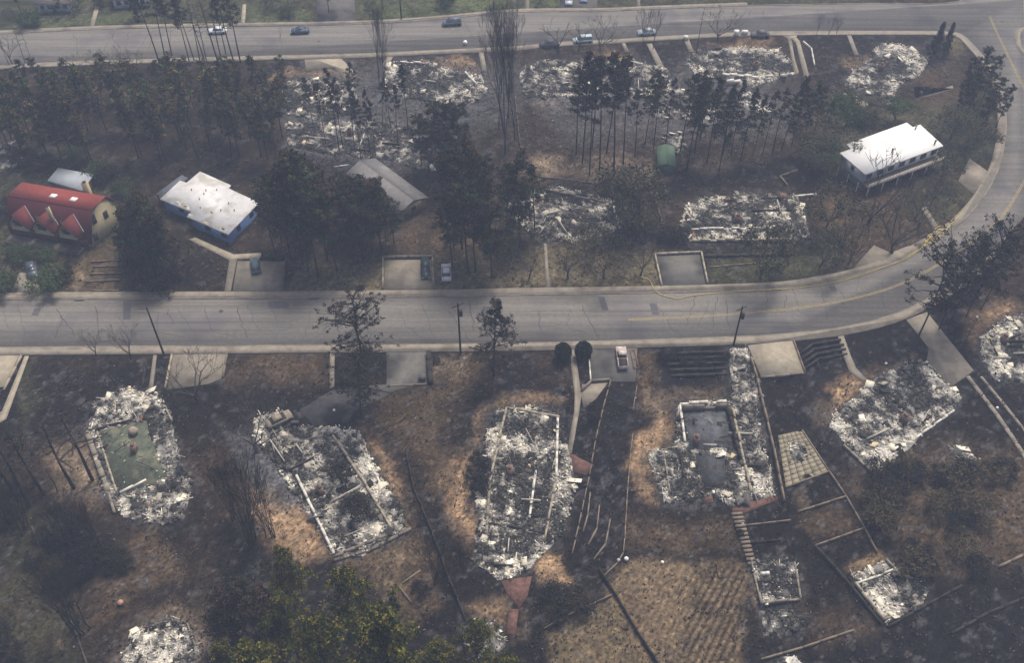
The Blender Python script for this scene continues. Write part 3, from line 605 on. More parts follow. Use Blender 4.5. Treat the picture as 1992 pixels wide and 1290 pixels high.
ruin('low heap of rubble below the shed ruin', [(1478, 1190), (1545, 1185), (1580, 1210), (1530, 1240), (1490, 1235)], 20, .25, dens=1.6, beams=4, hmax=.5, name='rubble_heap', cat='rubble')
ruin('pale ash heap at the bottom edge right of centre', [(1505, 1285), (1545, 1275), (1570, 1300), (1540, 1340), (1500, 1330)], 21, .55, dens=2, beams=2, name='rubble_heap', cat='rubble')
ruin('blackened rubble heap beside the red brick path at the bottom', [(915, 1220), (945, 1203), (975, 1218), (985, 1260), (940, 1290), (905, 1260)], 22, .35, dens=2.5, beams=4, name='rubble_heap', cat='rubble')
ruin('burnt house ruin behind the three bare trees, left on the block', [(985, 400), (1030, 375), (1090, 368), (1150, 378), (1195, 392), (1208, 425), (1195, 450), (1165, 460), (1120, 472), (1060, 468), (1010, 440)], 23, .54, dark=[[(1065, 372), (1180, 390), (1170, 400), (1070, 388)], [(1080, 420), (1160, 420), (1160, 450), (1090, 450)]], walls=[((1060, 372), (1190, 398), .7, .4, FS), ((1190, 395), (1205, 445), .6, .5, Mwhite)], beams=18)
ruin('burnt house ruin directly above the framed parking pad', [(1325, 440), (1335, 405), (1362, 388), (1450, 380), (1545, 382), (1562, 410), (1575, 465), (1500, 470), (1345, 471)], 24, .55, dark=[[(1370, 395), (1530, 390), (1535, 402), (1380, 408)], [(1360, 430), (1470, 430), (1480, 445), (1370, 448)], [(1510, 400), (1545, 400), (1545, 420), (1515, 420)]],
     walls=[((1345, 471), (1540, 469), .9, .5, FW), ((1345, 448), (1500, 446), .6, .4, Mwhite), ((1548, 385), (1574, 465), .7, .5, FS), ((1480, 388), (1540, 388), .8, .4, M['char'])], beams=22)
ruin('far burnt house ruin left of the forked white driveway', [(1335, 125), (1355, 98), (1430, 92), (1515, 97), (1535, 120), (1545, 145), (1510, 160), (1460, 168), (1410, 158), (1350, 142)], 25, .62, dark=[[(1375, 105), (1480, 105), (1490, 135), (1400, 140)]], walls=[((1405, 148), (1475, 152), 1.0, .8, Mwhite), ((1475, 152), (1545, 145), .6, .5, Mwhite), ((1412, 165), (1440, 160), 1.1, .8, Mwhite)], beams=10)
ruin('far burnt house ruin in the corner lot right of the forked driveway', [(1700, 95), (1725, 82), (1775, 95), (1805, 118), (1790, 145), (1750, 165), (1732, 192), (1690, 182), (1645, 165), (1660, 135), (1690, 115)], 26, .60, dark=[[(1690, 120), (1750, 110), (1770, 130), (1710, 150)]], beams=12)
ruin('far burnt house ruin behind the tall scorched pines', [(1012, 140), (1050, 118), (1130, 118), (1240, 120), (1300, 140), (1310, 175), (1240, 195), (1100, 190), (1020, 190)], 27, .44, dark=[[(1150, 140), (1240, 130), (1260, 170), (1150, 170)]], walls=[((1225, 125), (1250, 128), .8, .4, Mwhite)], beams=14)
ruin('far burnt house ruin right of the tall bare poplar by the upper street', [(748, 128), (790, 116), (835, 122), (880, 140), (935, 148), (945, 178), (915, 205), (850, 200), (745, 185)], 28, .50, dark=[[(790, 140), (880, 155), (870, 180), (790, 170)]], walls=[((765, 122), (832, 125), .7, .5, Mwhite), ((905, 145), (925, 165), .9, .5, Mwhite)], beams=14)
ruin('far burnt house ruin left of the branching pale driveway', [(548, 162), (610, 155), (690, 165), (700, 215), (640, 235), (560, 225)], 29, .36, dens=2.6, beams=10)
ruin('scattered grey ruin among the thin pine trunks', [(555, 240), (640, 238), (760, 235), (810, 262), (815, 290), (770, 312), (640, 300), (560, 285)], 30, .22, dens=1.6, beams=8)
ruin('rubble strip among burnt pines below the far ruins', [(1250, 170), (1330, 175), (1400, 210), (1390, 240), (1270, 225)], 31, .38, dens=2, beams=8)
ruin('white collapsed porch rubble behind the pine grove', [(1425, 185), (1455, 180), (1500, 215), (1480, 222), (1440, 205)], 32, .72, dens=2.6, beams=3, name='rubble_heap', cat='rubble')
ruin('pale rubble patch around the green shed', [(1288, 262), (1325, 258), (1335, 285), (1318, 300), (1292, 288)], 33, .48, dens=2.2, beams=2, name='rubble_heap', cat='rubble')
ruin('ash heap in the middle of the paver patio', [(1530, 866), (1552, 858), (1572, 880), (1564, 902), (1541, 896)], 34, .34, dens=5, beams=1, hmax=.6, name='ash_heap', cat='rubble')
ruin('grey heap of burnt sheet metal below the white-ringed ruin', [(1848, 872), (1870, 868), (1900, 895), (1885, 908), (1860, 895)], 35, .4, dens=3, beams=1, hmax=.5, name='rubble_heap', cat='rubble')
ruin('burnt strip of rubble beside the pale raised driveway', [(1420, 680), (1452, 676), (1470, 735), (1478, 782), (1428, 784), (1420, 740)], 36, .34, dens=1.8, beams=5, hmax=.4, name='rubble_heap', cat='rubble')
ruin('rubble heap behind the grey ranch house', [(760, 308), (795, 300), (840, 318), (850, 332), (800, 330)], 37, .5, dens=2.2, beams=3, hmax=.5, name='rubble_heap', cat='rubble')
ruin('pale scatter left of the scorched trees at the left edge', [(-20, 285), (30, 275), (50, 300), (20, 330), (-20, 325)], 38, .45, dens=1.5, beams=2, hmax=.4, name='rubble_heap', cat='rubble')

ground()
# paver patio
def patio():
    P_ = GP([(1513, 848), (1560, 838), (1612, 918), (1528, 950)]); c0 = P_.mean(0); t = thing('paver_patio', 'square concrete paver patio with an ash heap on it', 'patio', (*c0, 0))
    b = MB(); rs = random.Random(3)
    b.prism(P_ - c0, -.1, .1, (.06, .055, .05))
    for i in range(6):
        for j in range(11):
            q = []
            for (u, v) in ((i + .03, j + .03), (i + .97, j + .03), (i + .97, j + .97), (i + .03, j + .97)):
                u /= 6; v /= 11; q.append((P_[0] * (1 - u) * (1 - v) + P_[1] * u * (1 - v) + P_[2] * u * v + P_[3] * (1 - u) * v) - c0)
            k = rs.uniform(.68, .85) * (1 if (i * 7 + j * 3) % 11 else .8); b.prism(q, .1, .125 + rs.uniform(0, .01), (.30 * k, .265 * k, .19 * k))
    b.build('pavers', M['tone'], t)
    e = MB()
    for a, c in ((1, 2), (2, 3)):
        a_, c_ = P_[a] - c0, P_[c] - c0; v = c_ - a_; m_ = (a_ + c_) / 2
        e.box((m_[0], m_[1], .15), (np.hypot(*v), .22, .3), math.atan2(v[1], v[0]))
    e.build('border', M['timber'], t)
patio()

# ------------------------------------------------------------------ walls, fences, logs
def run(name, label, cat, pts, h, th, m, group=None, posts=False, seg=2.2, jag=.0, z0=-.2):
    L = GP(pts); c0 = L[0]; t = thing(name, label, cat, (*c0, 0), group=group); rs = random.Random(len(label)); b = MB(); pb = MB(); k = 0
    for a, c in zip(L[:-1], L[1:]):
        v = c - a; ln = np.hypot(*v); rz = math.atan2(v[1], v[0]); n = max(1, int(ln / seg))
        for i in range(n):
            f = (i + .5) / n; hz = h * (1 - jag * rs.random())
            b.box((a[0] + v[0] * f - c0[0], a[1] + v[1] * f - c0[1], (hz + z0) / 2), (ln / n - .004, th * (1 + .05 * (k % 2)), hz - z0), rz + rs.uniform(-.02, .02) * (jag > 0)); k += 1
            if posts:
                q = a + v * (i / n) - c0; pb.box((q[0], q[1], h * .55), (.14, .14, h * 1.25), rz)
    b.build('rail' if posts else 'wall_face', m, t)
    if posts: pb.build('posts', M['char'], t)
    return t
W = run
W('retaining_wall', 'pale concrete retaining wall beside the leftmost driveway', 'wall', [(42, 693), (8, 760)], .35, .3, M['concrete_pale'])
W('retaining_wall', 'thin block wall left of the second driveway', 'wall', [(335, 692), (322, 757)], .5, .28, M['concrete_pale'])
W('retaining_wall', 'thin block wall right of the second driveway', 'wall', [(442, 690), (434, 736)], .5, .28, M['stone'])
W('retaining_wall', 'thin block wall beside the narrow path to the green floored ruin', 'wall', [(286, 700), (278, 755)], .5, .25, M['char'])
W('retaining_wall', 'dark stone wall right of the wide asphalt driveway', 'wall', [(834, 688), (838, 748)], .9, .9, M['char'])
W('garden_edge', 'low kerb along the foot of the wide asphalt driveway', 'edging', [(752, 752), (830, 748)], .2, .2, M['timber'])
W('retaining_wall', 'low white wall between the round shrub and the burnt pickup', 'wall', [(1146, 702), (1149, 742)], .5, .22, Mwhite)
W('retaining_wall', 'dark stone wall below the pad of the burnt pickup', 'wall', [(1131, 762), (1150, 744), (1188, 741)], .6, .35, M['stone'])
W('timber_fence', 'long scorched timber fence running down from the burnt pickup', 'fence', [(1188, 741), (1172, 800), (1158, 860), (1146, 930), (1131, 1000), (1113, 1080)], .9, .16, M['timber'], posts=True, jag=.5)
W('timber_edging', 'upper pale edging board right of the burnt terraces', 'edging', [(1239, 752), (1231, 800)], .45, .14, M['timber'], jag=.3)
W('timber_edging', 'long pale edging board right of the burnt terraces', 'edging', [(1231, 845), (1226, 885), (1221, 950), (1215, 1050), (1212, 1078), (1200, 1098), (1172, 1124)], .4, .16, M['timber'], jag=.3)
W('terrace_log', 'leftmost curved log edging on the burnt terraces', 'edging', [(1148, 960), (1143, 1005), (1134, 1036)], .35, .22, M['timber'], 'terrace logs')
W('terrace_log', 'middle curved log edging on the burnt terraces', 'edging', [(1166, 985), (1161, 1030), (1144, 1062)], .35, .22, M['timber'], 'terrace logs')
W('terrace_log', 'rightmost curved log edging on the burnt terraces', 'edging', [(1187, 1012), (1178, 1060), (1155, 1090)], .35, .22, M['timber'], 'terrace logs')
W('timber_wall', 'long timber wall right of the ruin with square cellar', 'wall', [(1460, 700), (1472, 740), (1486, 800), (1505, 880), (1524, 978)], 1.1, .25, M['timber'], jag=.3)
for i, (a, lb) in enumerate([([(1556, 690), (1580, 672), (1635, 663)], 'topmost'), ([(1560, 699), (1584, 681), (1641, 672)], 'second'), ([(1563, 708), (1588, 690), (1645, 680)], 'third'), ([(1566, 718), (1592, 699), (1648, 689)], 'lowest')]):
    W('terrace_step', lb + ' dark terrace step right of the pale raised driveway', 'step', a, .5 - i * .1, .35, M['char'], 'dark terrace steps')
for i, y in enumerate((690, 700, 711, 722, 733)):
    W('terrace_step', ('topmost', 'second', 'middle', 'fourth', 'lowest')[i] + ' black burnt terrace below the pole and hedge stubs', 'step', [(1290 + i * 4, y), (1410 + i * 2, y - 5)], .42, .4, M['char'], 'burnt hedge terraces', jag=.3)
W('garden_wall', 'timber edging from the paver patio down to the second crossbar', 'edging', [(1613, 920), (1645, 968), (1681, 1030), (1706, 1078)], .5, .16, M['timber'])
W('garden_wall', 'upper timber crossbar below the paver patio', 'edging', [(1645, 968), (1552, 998)], .5, .2, M['timber'])
W('garden_wall', 'lower timber crossbar above the burnt garage', 'edging', [(1680, 1030), (1585, 1064)], .5, .2, M['timber'])
W('garden_wall', 'short timber bar right of the log steps, upper', 'edging', [(1450, 1024), (1538, 1014)], .4, .16, M['timber'])
W('garden_wall', 'short timber bar right of the log steps, lower', 'edging', [(1460, 1058), (1520, 1052)], .4, .14, M['char'])
W('retaining_wall', 'long dark timber wall left of the burnt garage', 'wall', [(1585, 1066), (1625, 1108), (1660, 1150), (1715, 1218)], .6, .3, M['char'])
W('concrete_strip', 'left pale track strip running down from the diagonal driveway', 'kerb', [(1882, 732), (1940, 808), (1975, 860), (2020, 930)], .12, .7, M['concrete'])
W('concrete_strip', 'right pale track strip running down from the diagonal driveway', 'kerb', [(1908, 733), (1955, 790), (2010, 860)], .12, .5, M['concrete'])
W('fallen_log', 'pale fallen log among brown scrub below the track strips', 'log', [(1816, 992), (1852, 974), (1897, 955)], .35, .3, M['timber'])
W('fallen_log', 'grey fallen log near the lower right edge', 'log', [(1942, 1104), (2010, 1072)], .35, .35, M['timber'])
W('rail_fence', 'dark rail fence running down to the bottom edge beside the dry garden', 'fence', [(1166, 1112), (1200, 1165), (1238, 1230), (1290, 1310)], .8, .18, M['char'], posts=True)
W('rail_fence', 'thin pale rail fence meeting the dry garden corner', 'fence', [(1058, 1226), (1100, 1202), (1190, 1160)], .5, .12, M['timber'], posts=True)
W('rail_fence', 'broken dark fence between the second and third ruins', 'fence', [(790, 880), (806, 955), (832, 1016), (858, 1083), (871, 1124), (889, 1165), (908, 1214)], .8, .2, M['char'], posts=True, jag=.4)
W('timber_edging', 'pale edging corner below the second ruin, upper arm', 'edging', [(776, 1142), (818, 1112)], .4, .2, M['timber'])
W('timber_edging', 'pale edging corner below the second ruin, lower arm', 'edging', [(776, 1143), (800, 1174)], .4, .2, M['timber'])
W('retaining_wall', 'stone footing wall below the second ruin', 'wall', [(650, 1092), (720, 1072), (800, 1030)], .4, .4, M['stone'])
W('fallen_log', 'long thin fallen trunk in the green scrub at lower left', 'log', [(62, 1025), (85, 1080), (108, 1130)], .3, .28, M['bark_grey'])
W('fallen_log', 'longest fallen trunk running to the bottom edge at lower left', 'log', [(112, 1145), (140, 1210), (172, 1300)], .3, .22, M['bark_grey'])
W('retaining_wall', 'dark wall running right from the burnt garage', 'wall', [(1725, 1222), (1800, 1180), (1870, 1142)], .5, .3, M['char'])
W('retaining_wall', 'dark terrace edge at the bottom right', 'wall', [(1480, 1285), (1560, 1262), (1660, 1228)], .4, .25, M['timber'])
W('retaining_wall', 'brown terrace edge running to the right edge', 'wall', [(1850, 1235), (1920, 1195), (2010, 1158)], .4, .35, M['char'])
W('wire_fence', 'thin pale fence line between two ruins on the block', 'fence', [(1268, 360), (1280, 410), (1292, 450)], .8, .08, M['timber'], posts=True)
W('garden_wall', 'small corner wall below the burnt pines', 'wall', [(1517, 344), (1551, 332)], .4, .25, M['timber'])
W('garden_wall', 'short return of the corner wall below the burnt pines', 'wall', [(1517, 344), (1532, 362)], .4, .25, M['timber'])
W('garden_wall', 'pale low wall right of the ruin above the framed pad', 'wall', [(1545, 383), (1588, 379)], .4, .3, Mwhite)
W('retaining_wall', 'left frame wall of the framed parking pad', 'wall', [(1274, 497), (1287, 557)], .5, .3, FW, 'frame walls of the parking pad')
W('retaining_wall', 'back frame wall of the framed parking pad', 'wall', [(1274, 496), (1364, 492)], .5, .3, FW, 'frame walls of the parking pad')
W('retaining_wall', 'right frame wall of the framed parking pad', 'wall', [(1364, 492), (1376, 552)], .5, .3, FW, 'frame walls of the parking pad')
W('retaining_wall', 'wall along the left side of the two-car pad', 'wall', [(745, 503), (745, 562)], .5, .3, FS)
W('retaining_wall', 'wall along the right side of the two-car pad', 'wall', [(841, 503), (844, 562)], .5, .3, FS)
W('retaining_wall', 'back wall of the two-car pad', 'wall', [(745, 503), (841, 502)], .7, .3, M['stone'])
W('timber_fence', 'green board fence right of the teal car', 'fence', [(556, 507), (551, 566)], .8, .12, M['stone'], posts=True)
W('timber_fence', 'dark board fence behind the teal car pad', 'fence', [(508, 505), (556, 504)], .7, .12, M['char'], posts=True)
W('garden_wall', 'thin pale line wall above the lawn right of the framed pad', 'wall', [(1380, 521), (1470, 513)], .3, .15, M['timber'])
W('garden_wall', 'dark hedge bank line below the ruin above the framed pad', 'wall', [(1370, 500), (1545, 496)], .5, .5, M['char'])
W('timber_edging', 'upper cross tie of the plank yard by the red house', 'edging', [(178, 510), (238, 507)], .3, .18, M['timber'], 'plank yard ties')
W('timber_edging', 'second cross tie of the plank yard by the red house', 'edging', [(180, 520), (236, 518)], .3, .18, M['timber'], 'plank yard ties')
W('timber_edging', 'third cross tie of the plank yard by the red house', 'edging', [(174, 534), (236, 532)], .3, .18, M['timber'], 'plank yard ties')
W('timber_edging', 'lowest cross tie of the plank yard by the red house', 'edging', [(168, 549), (234, 545)], .3, .18, M['timber'], 'plank yard ties')
W('timber_edging', 'pale kerb tie along the pavement below the plank yard', 'edging', [(178, 566), (232, 566)], .25, .2, M['timber'])
W('garden_wall', 'dirt path edge above the ruin behind the bare trees', 'edging', [(1050, 345), (1120, 352), (1180, 362)], .3, .2, M['timber'])
W('wire_fence', 'pale fence line beside the hazy tall poplars', 'fence', [(1002, 190), (1008, 250), (1014, 300)], .8, .08, M['timber'], posts=True)
W('garden_wall', 'pale rail right of the forked driveway', 'fence', [(1562, 82), (1578, 96), (1584, 128)], .5, .25, Mwhite)
W('fallen_log', 'pale plank lying behind the dark cluster of pines', 'plank', [(650, 325), (678, 321)], .2, .25, Mwhite)
W('fallen_log', 'two-tone plank lying behind the grey ranch house', 'plank', [(755, 338), (772, 348)], .2, .25, M['timber'])
def steps():
    a, c = G(1433, 1003), G(1462, 1098); v = c - a; rz = math.atan2(v[1], v[0]); t = thing('garden_steps', 'flight of log steps leading down to the burnt shed', 'steps', tuple(a))
    for i in range(13):
        b = MB(); f = i / 12; b.box((v[0] * f, v[1] * f, .35 - .02 * i), (.42, 1.7 - .04 * i, .5), rz); b.build('step', M['timber'], t)
steps()
# raised driveway edge wall
W('retaining_wall', 'grey retaining wall under the pale raised driveway', 'wall', [(1480, 733), (1564, 725)], .06, .3, M['concrete'], z0=-1.3)
W('retaining_wall', 'low kerb wall right of the pale raised driveway', 'wall', [(1543, 663), (1565, 724)], .45, .2, M['timber'], z0=-1.2)

# ------------------------------------------------------------------ buildings
def win(parent, p, d, w_, h_, z, nrm, fm=None, gm=None):
    rz = math.atan2(d[1], d[0]); f = MB(); g = MB()
    f.box((p[0] + nrm[0] * .04, p[1] + nrm[1] * .04, z), (w_ + .24, .1, h_ + .24), rz); g.box((p[0] + nrm[0] * .08, p[1] + nrm[1] * .08, z), (w_, .08, h_), rz)
    o = f.build('window', fm or M['white'], parent); g.build('pane', gm or M['glass'], o)
def flat_house(name, label, roof_px, zr, wallm, roofm, inset=.45, base=0, wins=(), cat='house', thick=.28):
    P_ = GP(roof_px, zr); c0 = P_.mean(0); t = thing(name, label, cat, (*c0, 0)); Q = P_ - c0
    ar = np.sum(Q[:, 0] * np.roll(Q[:, 1], -1) - np.roll(Q[:, 0], -1) * Q[:, 1])
    if ar < 0: Q = Q[::-1]
    n = len(Q); I = []
    for i in range(n):
        e1 = Q[i] - Q[i - 1]; e2 = Q[(i + 1) % n] - Q[i]; e1 /= np.hypot(*e1); e2 /= np.hypot(*e2)
        n1 = np.array([-e1[1], e1[0]]); n2 = np.array([-e2[1], e2[0]]); b = n1 + n2; b /= np.hypot(*b); I.append(Q[i] + b * inset / max(.35, b @ n1))
    I = np.array(I); w_ = MB(); w_.prism(I, base, zr - thick); w_.build('wall', wallm, t)
    r = MB(); r.prism(Q, zr - thick, zr, bottom=True); ro = r.build('roof', roofm, t)
    return t, Q, I, ro
def vents(roof, spots, zr, c0, m, hgt=.5, r=.14):
    for (x, y) in spots:
        g = G(x, y, zr)[:2] - c0; b = MB(); b.tube([(g[0], g[1], zr), (g[0], g[1], zr + hgt)], r, 8); b.tube([(g[0], g[1], zr + hgt * .85), (g[0], g[1], zr + hgt * 1.1)], r * 1.5, 8); b.build('roof_vent', m, roof)
# blue house
Mblue_w = mat('blue_stucco', (.13, .235, .46), noise=.12, scale=2); Mroof_w = mat('stained_white_roofing', (.60, .60, .61), noise=.14, scale=.35, dark=((.44, .43, .40), .30, .50), rough=.7)
rp = [(311, 387), (350, 351), (363, 355), (389, 333), (449, 360), (444, 366), (504, 393.5), (444, 456), (363, 421), (372, 412)]
t, Q, I, ro = flat_house('flat_roof_house', 'blue walled house with stained white flat roof', rp, 3.1, Mblue_w, Mroof_w)
c0 = np.array(t.location)[:2]
vents(ro, [(373, 370), (388, 388), (422, 370), (401, 371), (397, 378), (445, 396), (456, 410), (430, 410), (412, 414), (390, 405)], 3.1, c0, M['stone'], .3, .09)
st = MB()
for (x, y, rr) in [(357, 399, 1.1), (364, 403, .9), (412, 413, .6), (428, 443, 1.0), (436, 446, .7), (443, 420, .5), (372, 419, .7), (402, 434, .7), (391, 405, .45), (345, 392, .5)]:
    g = G(x, y, 3.1)[:2] - c0; k = 12; an = np.arange(k) * 2 * pi / k; ra = rr * (.45 + .5 * np.random.RandomState(int(x)).rand(k))
    ex = (G(504, 393, 3.1) - G(389, 333, 3.1))[:2]; ex /= np.hypot(*ex); ey = np.array([-ex[1], ex[0]])
    st.add(np.c_[g[0] + (np.cos(an) * ex[0] * 1.4 + np.sin(an) * ey[0] * .6) * ra, g[1] + (np.cos(an) * ex[1] * 1.4 + np.sin(an) * ey[1] * .6) * ra, np.full(k, 3.106)], [list(range(k))])
st.build('rust_stains', mat('roof_rust_stain', (.26, .24, .18), noise=.6, scale=1.6, dark=((.5, .49, .45), .9, .5)), t)
def edge_wins(t, I_px_a, I_px_b, zr, specs, c0, fm=None):
    a = G(*I_px_a, zr)[:2] - c0; b = G(*I_px_b, zr)[:2] - c0; v = b - a; L = np.hypot(*v); d = v / L; n = np.array([d[1], -d[0]])
    if n @ ((a + b) / 2) < 0: n = -n
    for (f, w_, h_, z) in specs:
        p = a + v * f - n * .45; win(t, p, d, w_, h_, z, n, fm)
edge_wins(t, (504, 393.5), (444, 456), 3.1, [(.24, 1.1, 1.1, 1.7), (.66, 1.1, 1.1, 1.7)], c0, Mblue_w)
edge_wins(t, (444, 456), (363, 421), 3.1, [(.15, 1.6, 1.0, 1.8), (.55, 1.4, 1.0, 1.8)], c0, Mblue_w)
edge_wins(t, (372, 412), (311, 387), 3.1, [(.4, 1.3, 1.0, 1.8)], c0, Mblue_w)
# carport behind it
P_ = GP([(303, 377), (353, 340), (366, 346), (318, 383)], 2.4); c1 = P_.mean(0)
tc_ = thing('carport', 'dark flat carport leaning against the blue house', 'carport', (*c1, 0)); b = MB(); b.prism(P_ - c1, 2.25, 2.4, bottom=True); b.build('roof', mat('dark_roofing', (.10, .11, .13), noise=.3, scale=1), tc_)
for p in P_:
    b = MB(); q = (p - c1) * .92; b.box((q[0], q[1], 1.12), (.15, .15, 2.24)); b.build('post', M['bark_grey'], tc_)
# grey shed behind the red house
Mgrey_r = mat('grey_metal_roof', (.30, .33, .36), noise=.12, scale=.8); Mcream = mat('cream_stucco', (.42, .36, .22), noise=.12, scale=1.5)
Mbrown = mat('brown_siding', (.12, .10, .075), noise=.3, scale=1.5)
t, Q, I, ro = flat_house('garden_shed', 'low grey roofed shed behind the red house', [(92, 351), (113, 326), (182, 339), (160, 371)], 2.7, Mbrown, Mgrey_r, inset=.3, cat='shed')
edge_wins(t, (182, 339), (160, 371), 2.7, [(.5, 1.0, 1.0, 1.5)], np.array(t.location)[:2])
# white roofed two storey house
Mwhite_w = mat('pale_siding', (.42, .45, .47), noise=.12, scale=1.5); Mroof_b = mat('bright_white_roof', (.80, .80, .78), noise=.03, scale=1, rough=.6)
ZR = 5.2; rp = [(1634, 297), (1656, 289), (1647, 280), (1764, 238), (1776, 247), (1790, 242), (1835, 283), (1683.5, 339)]
t, Q, I, ro = flat_house('two_storey_house', 'two storey house with bright white roof and long balcony', rp, ZR, Mwhite_w, Mroof_b, inset=.5, base=2.4, thick=.3)
c0 = np.array(t.location)[:2]; vents(ro, [(1661, 292), (1781, 250), (1735, 296), (1818, 280)], ZR, c0, M['stone'], .9, .16)
b = MB(); Ic = I.mean(0); b.prism(Ic + (I - Ic) * .93, 0, 2.4); b.build('lower_wall', mat('dark_lower_siding', (.20, .21, .21), noise=.3, scale=1), t)
a = G(1683.5, 339, ZR)[:2] - c0; bb = G(1835, 283, ZR)[:2] - c0; v = bb - a; L = np.hypot(*v); d = v / L; nn = np.array([d[1], -d[0]]);
if nn @ a < 0: nn = -nn
rz = math.atan2(d[1], d[0])
b = MB(); m_ = (a + bb) / 2 + nn * .55; b.box((m_[0], m_[1], 2.45), (L - .6, 2.0, .16), rz); b.build('balcony_floor', M['timber'], t)
b = MB(); m_ = (a + bb) / 2 + nn * 1.5
for z in (3.0, 3.4): b.box((m_[0], m_[1], z), (L - .6, .07, .07), rz)
for i in range(25): q = a + v * (.03 + .94 * i / 24) + nn * 1.5; b.box((q[0], q[1], 2.97), (.06, .05, .9), rz)
b.build('railing', M['white'], t)
for i in range(6):
    q = a + v * (.03 + .94 * i / 5) + nn * 1.4; b = MB(); b.box((q[0], q[1], 1.2), (.18, .18, 2.36), rz); b.build('post', M['white'], t)
for i in range(7):
    q = a + v * (.08 + .84 * i / 6) - nn * .48; win(t, q, d, 1.6, 1.2, 3.8, nn)
e = G(1634, 297, ZR)[:2] - c0; v2 = a - e; d2 = v2 / np.hypot(*v2); n2 = np.array([d2[1], -d2[0]])
if n2 @ e < 0: n2 = -n2
win(t, e + v2 * .5 - n2 * .5, d2, 1.0, 1.0, 3.8, n2)
b = MB()
for f in (.12, .5, .88):
    q = e + v2 * f + n2 * .1; b.tube([(q[0], q[1], 0), (q[0], q[1], 2.4)], .1, 6)
b.build('stilts', M['white'], t)
# gable houses
def gable(name, label, fa, fb, width, zw, zr, wallm, roofm, over=.5, cat='house', wins=(), front=1, base=0):
    a = G(*fa, zw)[:2]; c = G(*fb, zw)[:2]; v = c - a; L = np.hypot(*v); d = v / L; n = np.array([-d[1], d[0]]) * front
    t = thing(name, label, cat, (*a, 0)); D3 = np.array([*d, 0]); N3_ = np.array([*n, 0]); U = np.array([0, 0, 1.])
    w_ = MB(); w_.extr([(0, base), (width, base), (width, zw), (width / 2, zr - .15), (0, zw)], (0, 0, 0), N3_, U, D3, L); w_.build('wall', wallm, t)
    r = MB(); k = (zr - zw) / (width / 2)
    for s in (0, 1):
        u0, u1 = (-over, width / 2) if s == 0 else (width + over, width / 2); z0 = zw - k * over
        r.extr([(u0, z0 + .02), (u1, zr), (u1, zr + .14), (u0, z0 + .16)], tuple(-D3 * over), N3_, U, D3, L + 2 * over)
    ro = r.build('roof', roofm, t)
    return t, d, n, L, ro
Mgr = mat('grey_shingles', (.155, .15, .15), noise=.2, scale=1.2, dark=((.22, .215, .20), .3, .56))
t, d, n, L, ro = gable('ranch_house', 'grey gable roofed ranch house with cream end wall', (679, 337), (777, 412), 6.8, 2.6, 3.9, mat('ochre_stucco', (.26, .215, .12), noise=.15, scale=1), Mgr)
pe = d * L; win(t, pe + n * 3.6, n, 1.2, 1.1, 1.5, d, Mcream); 
b = MB(); q = d * (L * .42) + n * 3.0; b.box((q[0], q[1], 4.0), (.8, .6, 1.2), math.atan2(d[1], d[0])); b.build('chimney', M['stone'], ro)
Mgs = mat('green_metal_roof', (.085, .135, .09), noise=.15, scale=2)
t, d, n, L, ro = gable('garden_shed', 'small green roofed shed at the edge of the burnt pines', (1281, 322), (1280, 286), 3.4, 2.2, 2.9, mat('green_siding', (.08, .14, .09), noise=.2, scale=2), Mgs, over=.25, cat='shed', front=-1)
b = MB(); b.box((n[0] * 1.7 - d[0] * .02, n[1] * 1.7 - d[1] * .02, .95), (.9, .08, 1.9), math.atan2(n[1], n[0])); b.build('door', M['stone'], t)
# far houses beyond the upper street
Mfw = mat('far_white_wall', (.62, .64, .68), noise=.08, scale=1); Mfr = mat('far_brown_roof', (.16, .14, .13), noise=.2, scale=1)
def far_house(label, fa, fb, width, roofm=Mfr, wallm=Mfw):
    t, d, n, L, ro = gable('house', label, fa, fb, width, 2.7, 4.2, wallm, roofm)
    for f in (.15, .38, .62, .85):
        p = d * L * f; win(t, p, d, 1.1, 1.1, 1.6, -n)
    dr = MB(); p = d * L * .5 - n * .04; dr.box((p[0], p[1], 1.02), (.95, .1, 2.04), math.atan2(d[1], d[0])); dr.build('door', Mbrown, t)
far_house('white walled house at the upper left beyond the far street', (70, 6), (133, 4), 9)
far_house('white walled house second from the left beyond the far street', (218, -2), (285, -6), 9)
